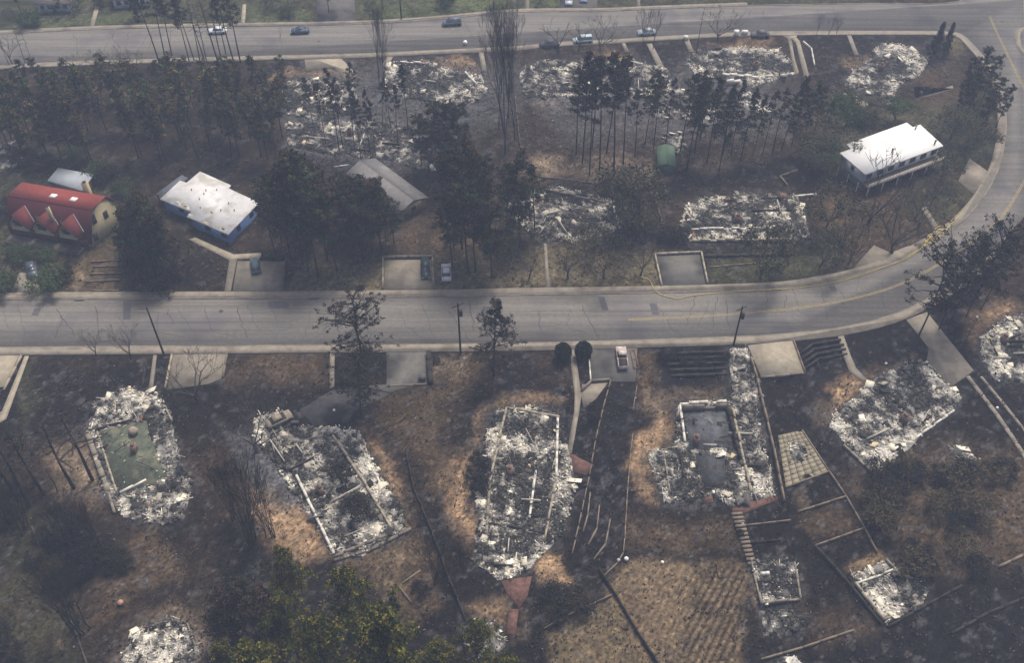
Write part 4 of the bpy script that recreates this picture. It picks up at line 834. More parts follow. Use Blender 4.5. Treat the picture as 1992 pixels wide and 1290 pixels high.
# red gambrel house
def red_house():
    Mred = mat('red_shingles', (.20, .042, .034), noise=.3, scale=2.2); Mredf = mat('shaded_red_front', (.078, .014, .019), noise=.25, scale=1.5)  # darker red puts the steep front's shade into its colour; lower siding shares it
    zb = 7.9; a = G(18, 382, zb)[:2]; c = G(176, 409, zb)[:2]; v = c - a; L = np.hypot(*v) ; d = v / L; n = np.array([-d[1], d[0]])
    n = n + .24 * d; n /= np.hypot(*n)
    o = a - n * 3.35
    t = thing('gambrel_house', 'red roofed house with three dormers and cream end walls', 'house', (*o, 0)); D3 = np.array([*d, 0]); N_ = np.array([*n, 0]); U = np.array([0, 0, 1.])
    t.scale = (1, 1, 7.9 / 6.2)
    wd = 9.0; body = [(.95, 0), (wd, 0), (wd, 4.6), (7.4, 6.25), (3.5, 5.95), (.95, 1.2)]
    w_ = MB(); w_.extr(body, (0, 0, 0), N_, U, D3, L); w_.build('wall', Mcream, t)
    r = MB(); th = .16
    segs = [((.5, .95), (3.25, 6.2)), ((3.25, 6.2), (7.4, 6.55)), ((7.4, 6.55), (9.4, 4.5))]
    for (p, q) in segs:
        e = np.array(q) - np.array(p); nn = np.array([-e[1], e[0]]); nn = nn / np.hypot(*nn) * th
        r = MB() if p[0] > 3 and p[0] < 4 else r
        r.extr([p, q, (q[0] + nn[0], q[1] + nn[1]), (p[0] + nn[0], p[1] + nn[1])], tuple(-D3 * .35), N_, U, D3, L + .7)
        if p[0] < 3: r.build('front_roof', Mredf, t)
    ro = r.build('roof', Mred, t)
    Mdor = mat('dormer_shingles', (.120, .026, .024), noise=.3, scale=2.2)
    # dormers: gabled, reaching out of the steep front slope
    for f, sc in ((.20, 1.0), (.50, 1.1), (.80, 1.0)):
        x = L * f; hw = 1.95 * sc; b = MB(); y0, y1, z0, z1, zt = -.3, 3.3, 2.0, 3.2, 5.3
        base = np.array(D3 * x)
        pr = [(-hw, z0), (hw, z0), (hw, z1), (0, zt), (-hw, z1)]
        P3 = lambda u, y, z: base + D3 * u + N_ * y + U * z
        V0 = [P3(u, y0, z) for u, z in pr]; V1 = [P3(u, y1, z) for u, z in pr]
        b.add(V0 + V1, [[0, 1, 2, 3, 4]] + [[i, (i + 1) % 5, 5 + (i + 1) % 5, 5 + i] for i in range(5)]); dm = b.build('dormer', Mcream, t)
        rr = MB()
        for s in (-1, 1):
            p0 = (s * (hw + .35), z1 - .35); p1 = (0, zt + .02); t_ = .14
            vs = [P3(p0[0], y0 - .5, p0[1]), P3(p1[0], y0 - .5, p1[1]), P3(p1[0], 3.3, p1[1]), P3(p0[0], 2.3, p0[1])]; vs2 = [q + U * t_ for q in vs]
            rr.add(vs + vs2, [[0, 1, 2, 3], [4, 5, 6, 7], [0, 1, 5, 4], [1, 2, 6, 5], [2, 3, 7, 6], [3, 0, 4, 7]])
        rr.build('dormer_roof', Mdor, dm)
        g = MB(); q0 = P3(0, y0 - .04, 3.5); g.box(q0, (1.7 * sc, .1, 1.1), math.atan2(d[1], d[0])); g.build('window', M['glass'], dm)
        fl = MB(); fl.tube([P3(hw + .4, 1.25, 2.9), P3(.1, 2.55, 5.35)], .08, 6); fl.build('flashing', M['white'], ro)
    for f in (.36, .655):
        x = L * f; e = np.array([3.35, 5.5]); q = D3 * x + N_ * 1.55 + U * (3.75); g = MB(); sl = math.atan2(5.5, 3.35)
        R_ = np.column_stack([D3, N_ * cos(sl) + U * sin(sl), np.cross(D3, N_ * cos(sl) + U * sin(sl))])
        g.boxes(np.array([q]), np.array([[.75, 1.1, .2]]), R_[None], np.array([[1, 1, 1.]])); g.build('skylight', M['glass'], ro)
    sl = math.atan2(.35, 4.15)
    for f in (.47, .72):
        q = D3 * L * f + N_ * 5.2 + U * 6.5; R_ = np.column_stack([D3, N_ * cos(sl) + U * sin(sl), np.cross(D3, N_ * cos(sl) + U * sin(sl))]); g = MB()
        g.boxes(np.array([q]), np.array([[1.3, 1.0, .2]]), R_[None], np.array([[1, 1, 1.]])); g.build('skylight', M['white'], ro)
    for (x, y, z0, z1, s_) in ((L * .575, 1.4, 2.5, 6.8, .6), (L * .70, 9.2, 2, 7.6, 1.0)):
        g = MB(); q = D3 * x + N_ * y; g.box((q[0], q[1], (z0 + z1) / 2), (s_, s_, z1 - z0), math.atan2(d[1], d[0])); ch = g.build('chimney', Mcream, t)
        g = MB(); g.box((q[0], q[1], z1 + .06), (s_ * .6, s_ * .6, .12), math.atan2(d[1], d[0])); g.build('flue', M['char'], ch)
    pe = d * L
    for (y, z, w_, h_) in ((3.2, 4.4, .95, 1.5), (6.2, 3.6, .9, 1.2), (2.2, 1.5, .9, 1.2)):
        p = pe + n * y; win(t, p, n, w_, h_, z, d, Mbrown)
    g = MB(); q = D3 * (L * .5) + N_ * (-1.3); g.box((q[0], q[1], .5), (L * .92, 2.4, .2), math.atan2(d[1], d[0])); g.build('porch_deck', M['stone'], t)
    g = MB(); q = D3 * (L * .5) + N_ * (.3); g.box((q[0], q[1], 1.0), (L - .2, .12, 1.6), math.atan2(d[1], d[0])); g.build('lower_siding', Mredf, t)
red_house()

# ------------------------------------------------------------------ vehicles
def car(label, cat, rear, front, col, kind='sedan', name='parked_car', group=None, burnt=False, Lc=None, z=0):
    a = G(*rear)[:2]; c = G(*front)[:2]; ctr = (a + c) / 2; v = c - a; rz = math.atan2(v[1], v[0])
    t = thing(name, label, cat, (ctr[0], ctr[1], z), rz, group); L, Wd = Lc or {'sedan': 4.7, 'van': 4.9, 'pickup': 5.3, 'hatch': 4.2}[kind], 1.85
    pm = mat('car_paint', col, rough=.9 if burnt else .35, noise=.5 if burnt else .04, scale=1.5, spec=.5)
    X, Y_, U = np.array([1., 0, 0]), np.array([0, 1., 0]), np.array([0, 0, 1.])
    h = L / 2
    low = {'sedan': [(-h, .35), (-h + .1, .85), (-h + .95, .95), (h - 1.35, .95), (h - .15, .75), (h, .4), (h - .1, .28), (-h + .1, .28)],
           'hatch': [(-h, .35), (-h + .08, .9), (h - 1.1, .95), (h - .15, .75), (h, .4), (h - .1, .28), (-h + .1, .28)],
           'van': [(-h, .35), (-h + .05, 1.05), (h - 1.05, 1.05), (h - .12, .85), (h, .45), (h - .1, .3), (-h + .1, .3)],
           'pickup': [(-h, .5), (-h, .95), (h - 1.4, 1.0), (h - .1, .9), (h, .5), (h - .1, .4), (-h + .1, .4)]}[kind]
    b = MB(); b.extr(low, (0, -Wd / 2, 0), X, U, Y_, Wd); body = b.build('body', pm, t)
    cab = {'sedan': (-h + .75, -h + 1.3, .35, h - 1.25, .95, 1.42), 'hatch': (-h + .15, -h + .6, .45, h - 1.1, .95, 1.45), 'van': (-h + .08, -h + .3, .55, h - 1.0, 1.05, 1.75), 'pickup': (-.35, -.15, .75, h - 1.45, 1.0, 1.68)}[kind]
    xb, xtb, xtf, xf, z0, z1 = cab; y0, y1 = Wd / 2 - .08, Wd / 2 - .28
    vb = [(xb, -y0, z0), (xf, -y0, z0), (xf, y0, z0), (xb, y0, z0), (xtb, -y1, z1), (xtf, -y1, z1), (xtf, y1, z1), (xtb, y1, z1)]
    b = MB(); b.add(vb, [[0, 1, 5, 4], [1, 2, 6, 5], [2, 3, 7, 6], [3, 0, 4, 7], [4, 5, 6, 7]]); b.build('windows', M['char'] if burnt else M['glass'], t)
    b = MB(); b.box(((xtb + xtf) / 2, 0, z1 + .02), (xtf - xtb + .1, 2 * y1 + .06, .06)); b.build('cabin_roof', pm, t)
    if kind == 'pickup':
        b = MB(); b.box((-h + 1.1, 0, 1.0), (2.0, 1.5, .05)); b.build('truck_bed', M['char'], t)
        b = MB()
        for s in (-1, 1): b.box((-h + 1.12, s * (Wd / 2 - .08), 1.1), (2.24, .12, .28))
        b.box((-h + .06, 0, 1.1), (.1, Wd - .3, .28)); b.build('bed_rail', pm, t)
    for sx in (-1, 1):
        for sy in (-1, 1):
            b = MB(); x = sx * (h - .85); y = sy * (Wd / 2 - .1); b.tube([(x, y - .11, .33), (x, y + .11, .33)], .33, 12); v0 = [(x + .33 * cos(k * pi / 6), y - .11, .33 + .33 * sin(k * pi / 6)) for k in range(12)]; b.add(v0, [list(range(12))]); b.build('wheel', M['rubber'], t)
    for s in (-1, 1):
        b = MB(); b.box((h - .06, s * .65, .62), (.12, .35, .16)); b.build('headlight', M['char'] if burnt else M['chrome'], t)
    return t
car('teal parked car on the driveway below the blue house', 'car', (500, 537), (496, 506), (.09, .15, .17), 'hatch')
car('dark green parked car against the right wall of the pad', 'car', (828, 514), (829, 543), (.025, .05, .045), 'van')
car('white parked car on the grass beside the two-car pad', 'car', (869, 550), (868, 518), (.55, .56, .60), 'sedan')
car('burnt white pickup with rusty cab beside the round shrub', 'pickup', (1212, 722), (1207, 680), (.42, .36, .33), 'pickup', burnt=True)
car('white parked car on the far street behind tall trunks', 'car', (443, 62), (405, 64), (.6, .65, .68), 'sedan')
car('dark blue parked car on the far street, alone', 'car', (603, 62), (565, 64), (.04, .07, .12), 'sedan')
car('grey van driving along the far street', 'van', (898, 46), (860, 49), (.10, .12, .16), 'van', name='van')
car('white pickup parked on the far asphalt drive, left', 'pickup', (1107, -8), (1106, 13), (.5, .52, .58), 'pickup')
car('blue car parked on the far asphalt drive, right', 'car', (1136, -12), (1135, 7), (.18, .28, .45), 'sedan')
car('burnt dark car at the kerb left of the white van', 'car', (1086, 88), (1049, 90), (.05, .055, .075), 'sedan', burnt=True)
car('pale blue van at the kerb beside the forked bare tree', 'van', (1155, 80), (1112, 83), (.40, .50, .55), 'van', name='van')
car('grey car parked under the bare poplar on the far street', 'car', (1276, 65), (1240, 67), (.28, .32, .36), 'sedan')
car('gutted car wreck at the corner of the second ruin', 'car', (512, 838), (577, 806), (.22, .19, .14), 'sedan', burnt=True, name='burnt_car', z=.3)
car('burnt wreck beside the white bins on the far pavement', 'car', (1495, 70), (1462, 70), (.10, .10, .11), 'sedan', burnt=True, name='burnt_car')
car('dark car under the trees by the left driveway pad', 'car', (62, 518), (66, 540), (.06, .08, .10), 'hatch')
def side_frame():
    t = thing('bed_frame', 'rusty metal frame lying beside the burnt pickup', 'frame', tuple(G(1230, 700))); b = MB()
    for (x, y, sx, sy) in ((0, 0, .12, 4.6), (.8, 0, .12, 4.6), (.4, 2.2, .8, .12), (.4, -2.2, .8, .12), (.4, 0, .8, .12)): b.box((x, y, .3), (sx, sy, .1), .08)
    b.build('rails', mat('rusty_steel', (.22, .13, .09), noise=.4, scale=2), t)
side_frame()
# ------------------------------------------------------------------ poles and hose
def pole(label, base, top_y, cross=True, box=True, lean=0):
    h = height_to(*base, top_y); g = G(*base); t = thing('utility_pole', label, 'pole', tuple(g)); b = MB(); b.tube([(0, 0, -.2), (0, 0, h)], [.2, .13], 8); b.build('pole', M['char'], t)
    if cross: b = MB(); b.box((0, .15, h - .7), (2.2, .12, .14), .5); b.build('crossarm', M['char'], t); 
    if box: b = MB(); b.tube([(.42, -.05, h - 3.0), (.42, -.05, h - 1.8)], .32, 10); b.build('transformer', M['char'], t)
    if not box: b = MB(); b.tube([(0, 0, h - .4), (-.8, -.3, h - .1), (-1.3, -.4, h - .15)], .05, 5); b.build('lamp_arm', M['char'], t)
pole('leaning-looking dark pole beside the second driveway', (319, 690), 598, False, False)
pole('dark pole with transformer between the two lone pines', (896, 688), 590, True, True)
pole('dark pole at the pavement above the rubble strip', (1427, 671), 596, True, True)
pole('dark pole beyond the far street, right of its driveway', (781, 37), -20, True, False)

def hose(label, pts, r=.06, z=.16, loops=()):
    L = smooth(GP(pts), 6); b = MB(); c0 = L[0]; b.tube(np.c_[L - c0, np.full(len(L), z)], r, 6)
    for (x, y, rr) in loops:
        c = G(x, y)[:2] - c0; an = np.linspace(0, 6 * pi, 60); b.tube(np.c_[c[0] + np.cos(an) * rr * (1 + .12 * np.sin(an * .37)) * 1.4, c[1] + np.sin(an) * rr * (1 + .1 * np.cos(an * .7)), z + .02 + an * .008], r, 6)
    o = b.build('fire_hose', M['hose'], loc=(c0[0], c0[1], 0), smooth=True); tag(o, label, 'hose')
hose('long yellow fire hose running along the curved kerb', [(1320, 582), (1360, 574), (1455, 567), (1530, 563), (1605, 553), (1660, 541), (1710, 524), (1765, 503), (1795, 480), (1812, 458), (1822, 441)], z=.17)
hose('yellow fire hose piled in loops at the bend of the kerb', [(1765, 500), (1800, 478), (1830, 458), (1850, 436), (1866, 420), (1872, 412)], z=.2, loops=[(1816, 462, .8), (1832, 446, .7), (1808, 472, .6)])
hose('short yellow fire hose crossing the kerb beside the framed pad', [(1246, 540), (1262, 545), (1272, 562), (1285, 574), (1320, 583)], z=.2)

# small loose things
def ball(name, label, cat, p, r, col, group=None, zc=None):
    b = MB(); k = 8; vs = []
    for i in range(5):
        for j in range(k):
            a = i / 4 * pi; vs.append((r * sin(a) * cos(j * 2 * pi / k), r * sin(a) * sin(j * 2 * pi / k), r + r * cos(a) * .8))
    F = [[i * k + j, i * k + (j + 1) % k, (i + 1) * k + (j + 1) % k, (i + 1) * k + j] for i in range(4) for j in range(k)]
    b.add(vs, F, col); tag(b.build(name, M['tone'], loc=tuple(G(*p)), smooth=True), label, cat, group)
ball('boulder', 'white round stone at the end of the pale edging board', 'stone', (1218, 1090), .38, (.7, .7, .7))
ball('boulder', 'small white stone at the top edge of the dry garden', 'stone', (1288, 1096), .28, (.75, .75, .72))
ball('boulder', 'grey round stone left of the white one by the dry garden', 'stone', (1203, 1092), .3, (.4, .4, .4))
ball('bucket', 'reddish pot alone on the scorched lower left slope', 'pot', (236, 1176), .5, (.40, .22, .16))
ball('boulder', 'white stone on the black lawn above the white-ringed ruin', 'stone', (1723, 709), .25, (.8, .8, .78))
ball('boulder', 'white stone beside the pale track strips', 'stone', (1939, 795), .25, (.8, .8, .78))
ball('boulder', 'white stone on the grey drive above the second ruin', 'stone', (650, 800), .25, (.8, .8, .8))
ball('boulder', 'white stone on the red-brown slope near the right ruin', 'stone', (1900, 619), .28, (.8, .8, .8))
ball('bin', 'white bin at the far pavement by the van, alone', 'bin', (905, 86), .6, (.85, .85, .85))
ball('boulder', 'white stone right of the log steps', 'stone', (1444, 1020), .25, (.7, .7, .7))
ball('boulder', 'tan boulder inside the green floored ruin', 'stone', (262, 845), .9, (.28, .23, .18))
def crate(label, p, s, col, rz=0, name='bin', cat='bin'):
    b = MB(); b.box((0, 0, s[2] / 2), s, rz, col); b.box((0, 0, s[2] + .04), (s[0] * 1.08, s[1] * 1.08, .08), rz, tuple(c * .85 for c in col)); tag(b.build(name, M['tone'], loc=tuple(G(*p))), label, cat)
crate('left white bin at the far pavement', (1432, 68), (1.1, 1.0, 1.2), (.75, .75, .72)); crate('right white bin at the far pavement', (1448, 66), (1.5, .8, .9), (.7, .7, .68))
crate('grey utility box at the foot of the wide driveway', (822, 738), (1.1, 1.1, .9), (.10, .10, .10), name='utility_box', cat='box')
crate('pale kiosk box at the head of the far path', (1334, 76), (1.0, 1.0, .8), (.6, .6, .55), name='utility_box', cat='box')

# ------------------------------------------------------------------ trees
PR = {}
def finish(key, t, kids): KIDS[t.name] = kids; PR[key] = t
def quads(mb, c, size, rs, col, flat=.5):        # leaf-like quads at centres c
    n = len(c); a = rs.randn(n, 3); a[:, 2] *= flat; a /= np.linalg.norm(a, axis=1)[:, None]
    b = rs.randn(n, 3); b -= (b * a).sum(1)[:, None] * a; b /= np.linalg.norm(b, axis=1)[:, None]
    s = (size * (.6 + .8 * rs.rand(n)))[:, None]
    v = np.stack([c - a * s - b * s * .55, c + a * s * .9 - b * s * .45, c + a * s + b * s * .5, c - a * s * .8 + b * s * .6], 1).reshape(-1, 3)
    mb.add(v, np.arange(4 * n).reshape(-1, 4), col)
def pine(key, seed, Ht, start, rad, nb, leaf, cols, shape='top', size=.2, bark='bark', clump=.75, upb=.35, sub=2, per=20):
    rs = np.random.RandomState(seed); t = thing('pine_tree', 'x', 'tree'); tb = MB(); fb = MB()
    bend = rs.randn(2) * .03 * Ht; zz = np.linspace(0, 1, 9); trunk = np.c_[bend[0] * zz ** 2 + .1 * np.sin(zz * 5 + seed), bend[1] * zz ** 2, zz * Ht]
    tb.tube(trunk, np.linspace(.0095 * Ht + .02, .03, 9), 6)
    at = lambda f: np.array([np.interp(f, zz, trunk[:, k]) for k in range(3)])
    cc = []; cw = []
    for i in range(nb):
        f = start + (1 - start) * ((i + .5) / nb) ** .9; f = min(f, .985); u = (f - start) / (1 - start)
        if shape == 'top': L = rad * (.55 + .6 * math.sin(pi * min(1, u * .95 + .12))) * (1 - .55 * u ** 3)
        elif shape == 'cone': L = rad * (1.05 - u) + .25
        else: L = rad * (.5 + .55 * math.sin(pi * (u * .85 + .1)))
        L *= rs.uniform(.4, 1.35); az = rs.rand() * 2 * pi; up = upb * (u - .25) + rs.uniform(-.15, .2) if shape != 'cone' else -.15 + .3 * u
        p0 = at(f); dr = np.array([cos(az), sin(az), up]); p1 = p0 + dr * L * .5 + [0, 0, .06 * L]; p2 = p0 + dr * L + np.array([0, 0, rs.uniform(.0, .25) * L * .5])
        r0 = .055 + .018 * L; tb.tube([p0, p1, p2], [r0, r0 * .6, .02], 4, cap=False)
        for s in range(sub * 2):
            fq = rs.uniform(.35, 1); q0 = p0 + (p2 - p0) * fq; da = az + rs.choice([-1, 1]) * rs.uniform(.4, 1.1); q1 = q0 + np.array([cos(da), sin(da), rs.uniform(-.05, .5)]) * L * rs.uniform(.2, .42)
            tb.tube([q0, q1], [.03, .012], 3, cap=False)
            if rs.rand() < leaf: cc.append(q1); cw.append(L)
        if rs.rand() < leaf: cc.append(p2); cw.append(L)
        if rs.rand() < leaf * .8: cc.append(p0 + (p2 - p0) * .65); cw.append(L)
    cc = np.array(cc)
    if len(cc):
        n = len(cc) * per; base = np.repeat(np.arange(len(cc)), per)
        off = rs.randn(n, 3) * clump * np.array([.55, .55, .33]); ctr = cc[base] + off
        tone = rs.rand(len(cc)); cols = np.array(cols); ci = np.minimum((tone * len(cols)).astype(int), len(cols) - 1)
        col = cols[ci][base] * (.65 + .7 * rs.rand(n, 1)) * (.35 + 1.25 * rs.rand(len(cc))[base])[:, None]
        quads(fb, ctr, np.full(n, size), rs, col)
    kids = [tb.build('trunk', M[bark], t)]
    if len(cc): kids.append(fb.build('crown', M['leaf'], t))
    t['H'] = Ht; finish(key, t, kids)
BKN = [(.020, .018, .019), (.030, .025, .024), (.045, .032, .026), (.024, .032, .022)]
DKG = [(.020, .036, .015), (.038, .056, .018), (.065, .040, .024), (.014, .016, .014)]
GRN = [(.050, .062, .012), (.105, .105, .016), (.135, .110, .020), (.035, .042, .011)]
RED = [(.045, .028, .022), (.030, .026, .022), (.05, .032, .022), (.022, .028, .018)]
HZG = [(.050, .100, .028), (.120, .105, .034), (.034, .042, .026), (.125, .068, .040)]
for i in range(6): pine('thin%d' % i, 20 + i, 20, .5 + .04 * (i % 4), 1.6 + .2 * (i % 3), 24 + i, .6, BKN if i < 4 else DKG, per=16, clump=.5, size=.16)
for i in range(4): pine('mid%d' % i, 30 + i, 20, .32 + .05 * i, 2.15 + .2 * (i % 2), 44, .7, DKG, clump=.46, per=15, size=.155)
for i in range(3): pine('dense%d' % i, 40 + i, 19, .30, 2.45, 62, .75, DKG + RED[:1] + BKN[:1], 'round', clump=.48, size=.15, per=18)
for i in range(4): pine('forest%d' % i, 50 + i, 15, .33, 1.45 + .15 * i, 38, .75, HZG + BKN[:1], 'round', clump=.42, size=.145, per=16)
for i in range(2): pine('green%d' % i, 60 + i, 15, .34, 2.9, 54, .9, GRN, 'top', clump=.46, size=.115, per=36, upb=.7)
pine('brown0', 70, 13, .25, 3.2, 50, .8, RED, 'round', clump=.8, size=.17)
pine('spruce0', 72, 15, .06, 4.0, 90, .95, RED + DKG, 'cone', clump=.9, size=.2); pine('spruce1', 73, 15, .08, 3.6, 80, .9, DKG + RED[:1], 'cone', clump=.9, size=.2)
pine('lone0', 80, 18, .30, 4.2, 60, .5, BKN, 'cone', size=.12, clump=.32, sub=4, per=16); pine('lone1', 81, 20, .34, 4.6, 60, .42, BKN, 'round', size=.12, clump=.34, sub=4, per=16)
pine('sparse0', 84, 18, .30, 4.6, 54, .5, BKN, 'round', size=.13, clump=.42, sub=4, upb=.8, per=18); pine('sparse1', 85, 18, .35, 4.6, 52, .5, BKN, 'round', size=.13, clump=.42, sub=4, upb=.9, per=18)
pine('snag0', 90, 14, .45, 1.6, 14, .0, BKN, sub=1); pine('snag1', 91, 14, .5, 1.3, 10, .0, BKN, sub=1, upb=1.2)
def bare(key, seed, Ht, spread, trunk=.18, limbs=5, depth=4, bark='bark_grey', name='bare_tree', leaf=None, r0=.16, stems=1, per=7):
    rs = np.random.RandomState(seed); t = thing(name, 'x', 'tree'); tb = MB(); tips = []
    def grow(p, d, L, r, lev):
        q = [p]; dd = d.copy()
        for _ in range(2):
            dd = dd + rs.randn(3) * .14; dd[2] += .06; dd /= np.linalg.norm(dd); q.append(q[-1] + dd * L / 2)
        tb.tube(q, [r, r * .8, r * .62], 4 if lev < 2 else 3, cap=False)
        if lev >= depth: tips.append(q[-1]); return
        for s in range(3 if lev < depth - 1 else 4):
            nd = dd + rs.randn(3) * spread * .75; nd[2] = abs(nd[2]) * .9 + .15; nd /= np.linalg.norm(nd)
            grow(q[-1] if s else q[1] + (q[2] - q[1]) * .5, nd, L * rs.uniform(.55, .78), max(r * .55, .018), lev + 1)
    for s in range(stems):
        b0 = np.array([rs.randn() * .4, rs.randn() * .4, 0]) if stems > 1 else np.zeros(3)
        tp = b0 + np.array([rs.randn() * .15, rs.randn() * .15, Ht * trunk]); tb.tube([b0, (b0 + tp) / 2 + rs.randn(3) * .05, tp], [r0 * 1.3, r0 * 1.05, r0 * .9], 6, cap=False)
        for k in range(limbs):
            az = k * 2 * pi / limbs + rs.rand(); d = np.array([cos(az) * spread, sin(az) * spread, 1.0]); d /= np.linalg.norm(d)
            grow(tp, d, Ht * (1 - trunk) * .42, r0 * .6, 1)
    kids = [tb.build('trunk', M[bark], t)]
    if leaf is not None:
        tips = np.array(tips); n = len(tips) * per; c = np.repeat(tips, per, 0) + rs.randn(n, 3) * .35; fb = MB(); cl_ = np.array(leaf)
        quads(fb, c, np.full(n, .13), rs, cl_[rs.randint(0, len(cl_), n)] * (.7 + .6 * rs.rand(n, 1))); kids.append(fb.build('crown', M['leaf'], t))
    zmax = max(v[2] for v in np.vstack(tb.V)); t['H'] = float(zmax); finish(key, t, kids)
bare('bare0', 1, 8, .75); bare('bare1', 2, 8, .6, leaf=[(.06, .05, .035), (.05, .055, .03)], per=3); bare('bare2', 3, 8, .9, .12)
bare('poplar0', 4, 18, .16, .12, 4, 5, r0=.2); bare('poplar1', 5, 18, .12, .1, 5, 5, 'bark', r0=.18)
bare('multi0', 6, 12, .28, .08, 3, 4, 'bark', stems=4, name='burnt_shrub_tree', r0=.14)
bare('fork0', 7, 8, .7, .2, 3, 3, 'bark', r0=.2); bare('leafy0', 8, 7, .7, .15, leaf=[(.06, .06, .032), (.045, .055, .028), (.07, .058, .04)], per=10)
bare('leafy1', 9, 7, .6, .12, leaf=[(.055, .085, .03), (.045, .07, .028)], per=16); bare('scrub0', 10, 4, .8, .08, 6, 3, leaf=[(.075, .052, .028), (.055, .042, .025), (.05, .05, .022)], name='scrub_bush', r0=.07, per=12)
bare('dark0', 11, 4, .9, .08, 6, 3, 'bark', leaf=[(.012, .012, .014), (.02, .018, .016), (.022, .02, .012)], name='scrub_bush', r0=.08, per=18)
bare('greenb', 12, 4, .9, .08, 6, 3, leaf=[(.038, .062, .020), (.032, .05, .018), (.05, .062, .026)], name='green_bush', r0=.07, per=24)
bare('small', 13, 5, .9, .1, 5, 4, 'bark', r0=.08, name='bare_tree')
# clipped round shrub (parts: trunk, foliage)
def round_shrub():
    rs = np.random.RandomState(3); t = thing('round_shrub', 'x', 'shrub'); tb = MB(); tb.tube([(0, 0, 0), (0, 0, 1.2)], [.12, .08], 6); fb = MB(); n = 5200
    v = rs.randn(n, 3); v /= np.linalg.norm(v, axis=1)[:, None]; r = 1.0 - .25 * rs.rand(n) ** 2; c = v * r[:, None] * np.array([1.42, 1.42, 1.75]) * (1 + .05 * np.sin(v[:, :1] * 9) * np.cos(v[:, 1:2] * 7)) + [0, 0, 1.8]
    quads(fb, c, np.full(n, .13), rs, np.array([(.014, .022, .012)]) * (.6 + .9 * rs.rand(n, 1)), .8)
    t['H'] = 3.5; finish('round', t, [tb.build('trunk', M['bark'], t), fb.build('foliage', M['leaf'], t)])
round_shrub()
USED = set(); ORD = ['first', 'second', 'third', 'fourth', 'fifth', 'sixth', 'seventh', 'eighth', 'ninth', 'tenth', 'eleventh', 'twelfth', 'thirteenth', 'fourteenth', 'fifteenth', 'sixteenth', 'seventeenth', 'eighteenth', 'nineteenth', 'twentieth', 'twenty-first', 'twenty-second', 'twenty-third', 'twenty-fourth', 'twenty-fifth']
def plant(key, px, py, top=None, Hm=None, wide=1.0, label=None, group=None, cat='tree'):
    src = PR[key]
    if key in USED: t = copy_tree(src)
    else: t = src; USED.add(key)
    g = G(px, py); h = Hm if Hm else height_to(px, py, top); s = h / src['H']
    t.location = (g[0], g[1], -.1); t.scale = (s * wide, s * wide, s); t.rotation_euler = (rnd.uniform(-.045, .045), rnd.uniform(-.045, .045), rnd.uniform(0, 6.28))
    t['category'] = cat; t['label'] = label or 'x'
    if group: t['group'] = group
    elif 'group' in t.keys(): del t['group']
    return t
def cluster(keys, spots, desc, where, group, wide=1.0, jit=0):
    spots = sorted(spots, key=lambda s: s[0]); n = len(spots); r = random.Random(len(desc) + n)
    for i, s in enumerate(spots):
        o_ = 'leftmost' if i == 0 else 'rightmost' if i == n - 1 else ORD[i] + ' from left'
        k = keys[r.randrange(len(keys))]
        plant(k, s[0] + r.uniform(-jit, jit), s[1] + r.uniform(-jit, jit) * .5, s[2] + r.uniform(-jit, jit) * .5, wide=wide * r.uniform(.88, 1.12), label='%s, %s %s' % (desc, o_, where), group=group)
F = ['forest0', 'forest1', 'forest2', 'forest3', 'mid0', 'thin4']
r_ = random.Random(4)
cluster(F, [(2 + 24 * i + r_.uniform(-9, 9), 212 + r_.uniform(-20, 10), 118 + r_.uniform(-16, 26)) for i in range(24)], 'hazy scorched pine', 'in the back row behind the red house', 'back row of the left pine wood')
cluster(F, [(-6 + 24 * i + r_.uniform(-10, 10), 262 + r_.uniform(-18, 12), 150 + r_.uniform(-20, 20)) for i in range(24)], 'scorched pine', 'in the middle row of the left wood', 'middle row of the left pine wood')
cluster(F + ['dense0'], [(20 + 24 * i + r_.uniform(-10, 10), 306 + r_.uniform(-18, 10), 190 + r_.uniform(-16, 24)) for i in range(23) if not (7 < i < 10)], 'dark pine', 'in the front row of the left wood', 'front row of the left pine wood')
cluster(['thin0', 'thin3', 'snag0', 'thin5', 'thin2'], [(310, 122, -25), (323, 120, -30), (335, 108, -28), (368, 120, -22), (378, 118, -10), (390, 122, 0), (398, 120, -12), (404, 124, 10), (424, 122, -30), (432, 124, -18), (442, 120, -10), (454, 121, -24), (468, 122, -22)], 'tall thin burnt pine', 'in the group at the upper street', 'tall burnt pines by the upper street', .85)
cluster(['snag0', 'bare0'], [(18, 126, 55), (24, 124, 60), (50, 124, 48), (62, 120, 66)], 'thin bare tree', 'at the top left kerb', 'bare trees at the top left kerb', .7)
cluster(['small'], [(150, 135, 105), (185, 128, 100), (225, 132, 92), (245, 128, 102), (265, 134, 98)], 'small bare tree', 'along the kerb above the left wood', 'small bare trees above the left wood')
cluster(['thin0', 'thin1', 'thin2', 'thin3', 'thin4', 'thin5'], [(634, 279, 160), (661, 294, 132), (668, 290, 148), (690, 294, 165), (703, 309, 172), (710, 300, 195), (721, 309, 170), (731, 304, 190), (745, 250, 160), (761, 250, 150), (775, 291, 160), (794, 258, 122), (610, 245, 150), (690, 240, 120)], 'thin tall scorched pine', 'among the scattered grey ruin', 'thin pines in the scattered ruin', .62)
cluster(['dense0', 'dense1', 'dense2', 'brown0'], [(820, 322, 222), (848, 318, 198), (872, 312, 196), (898, 326, 205), (835, 352, 240), (865, 362, 240), (905, 366, 262)], 'dense dark pine', 'in the clump above the big centre pines', 'dense pines above the centre clump', .9)
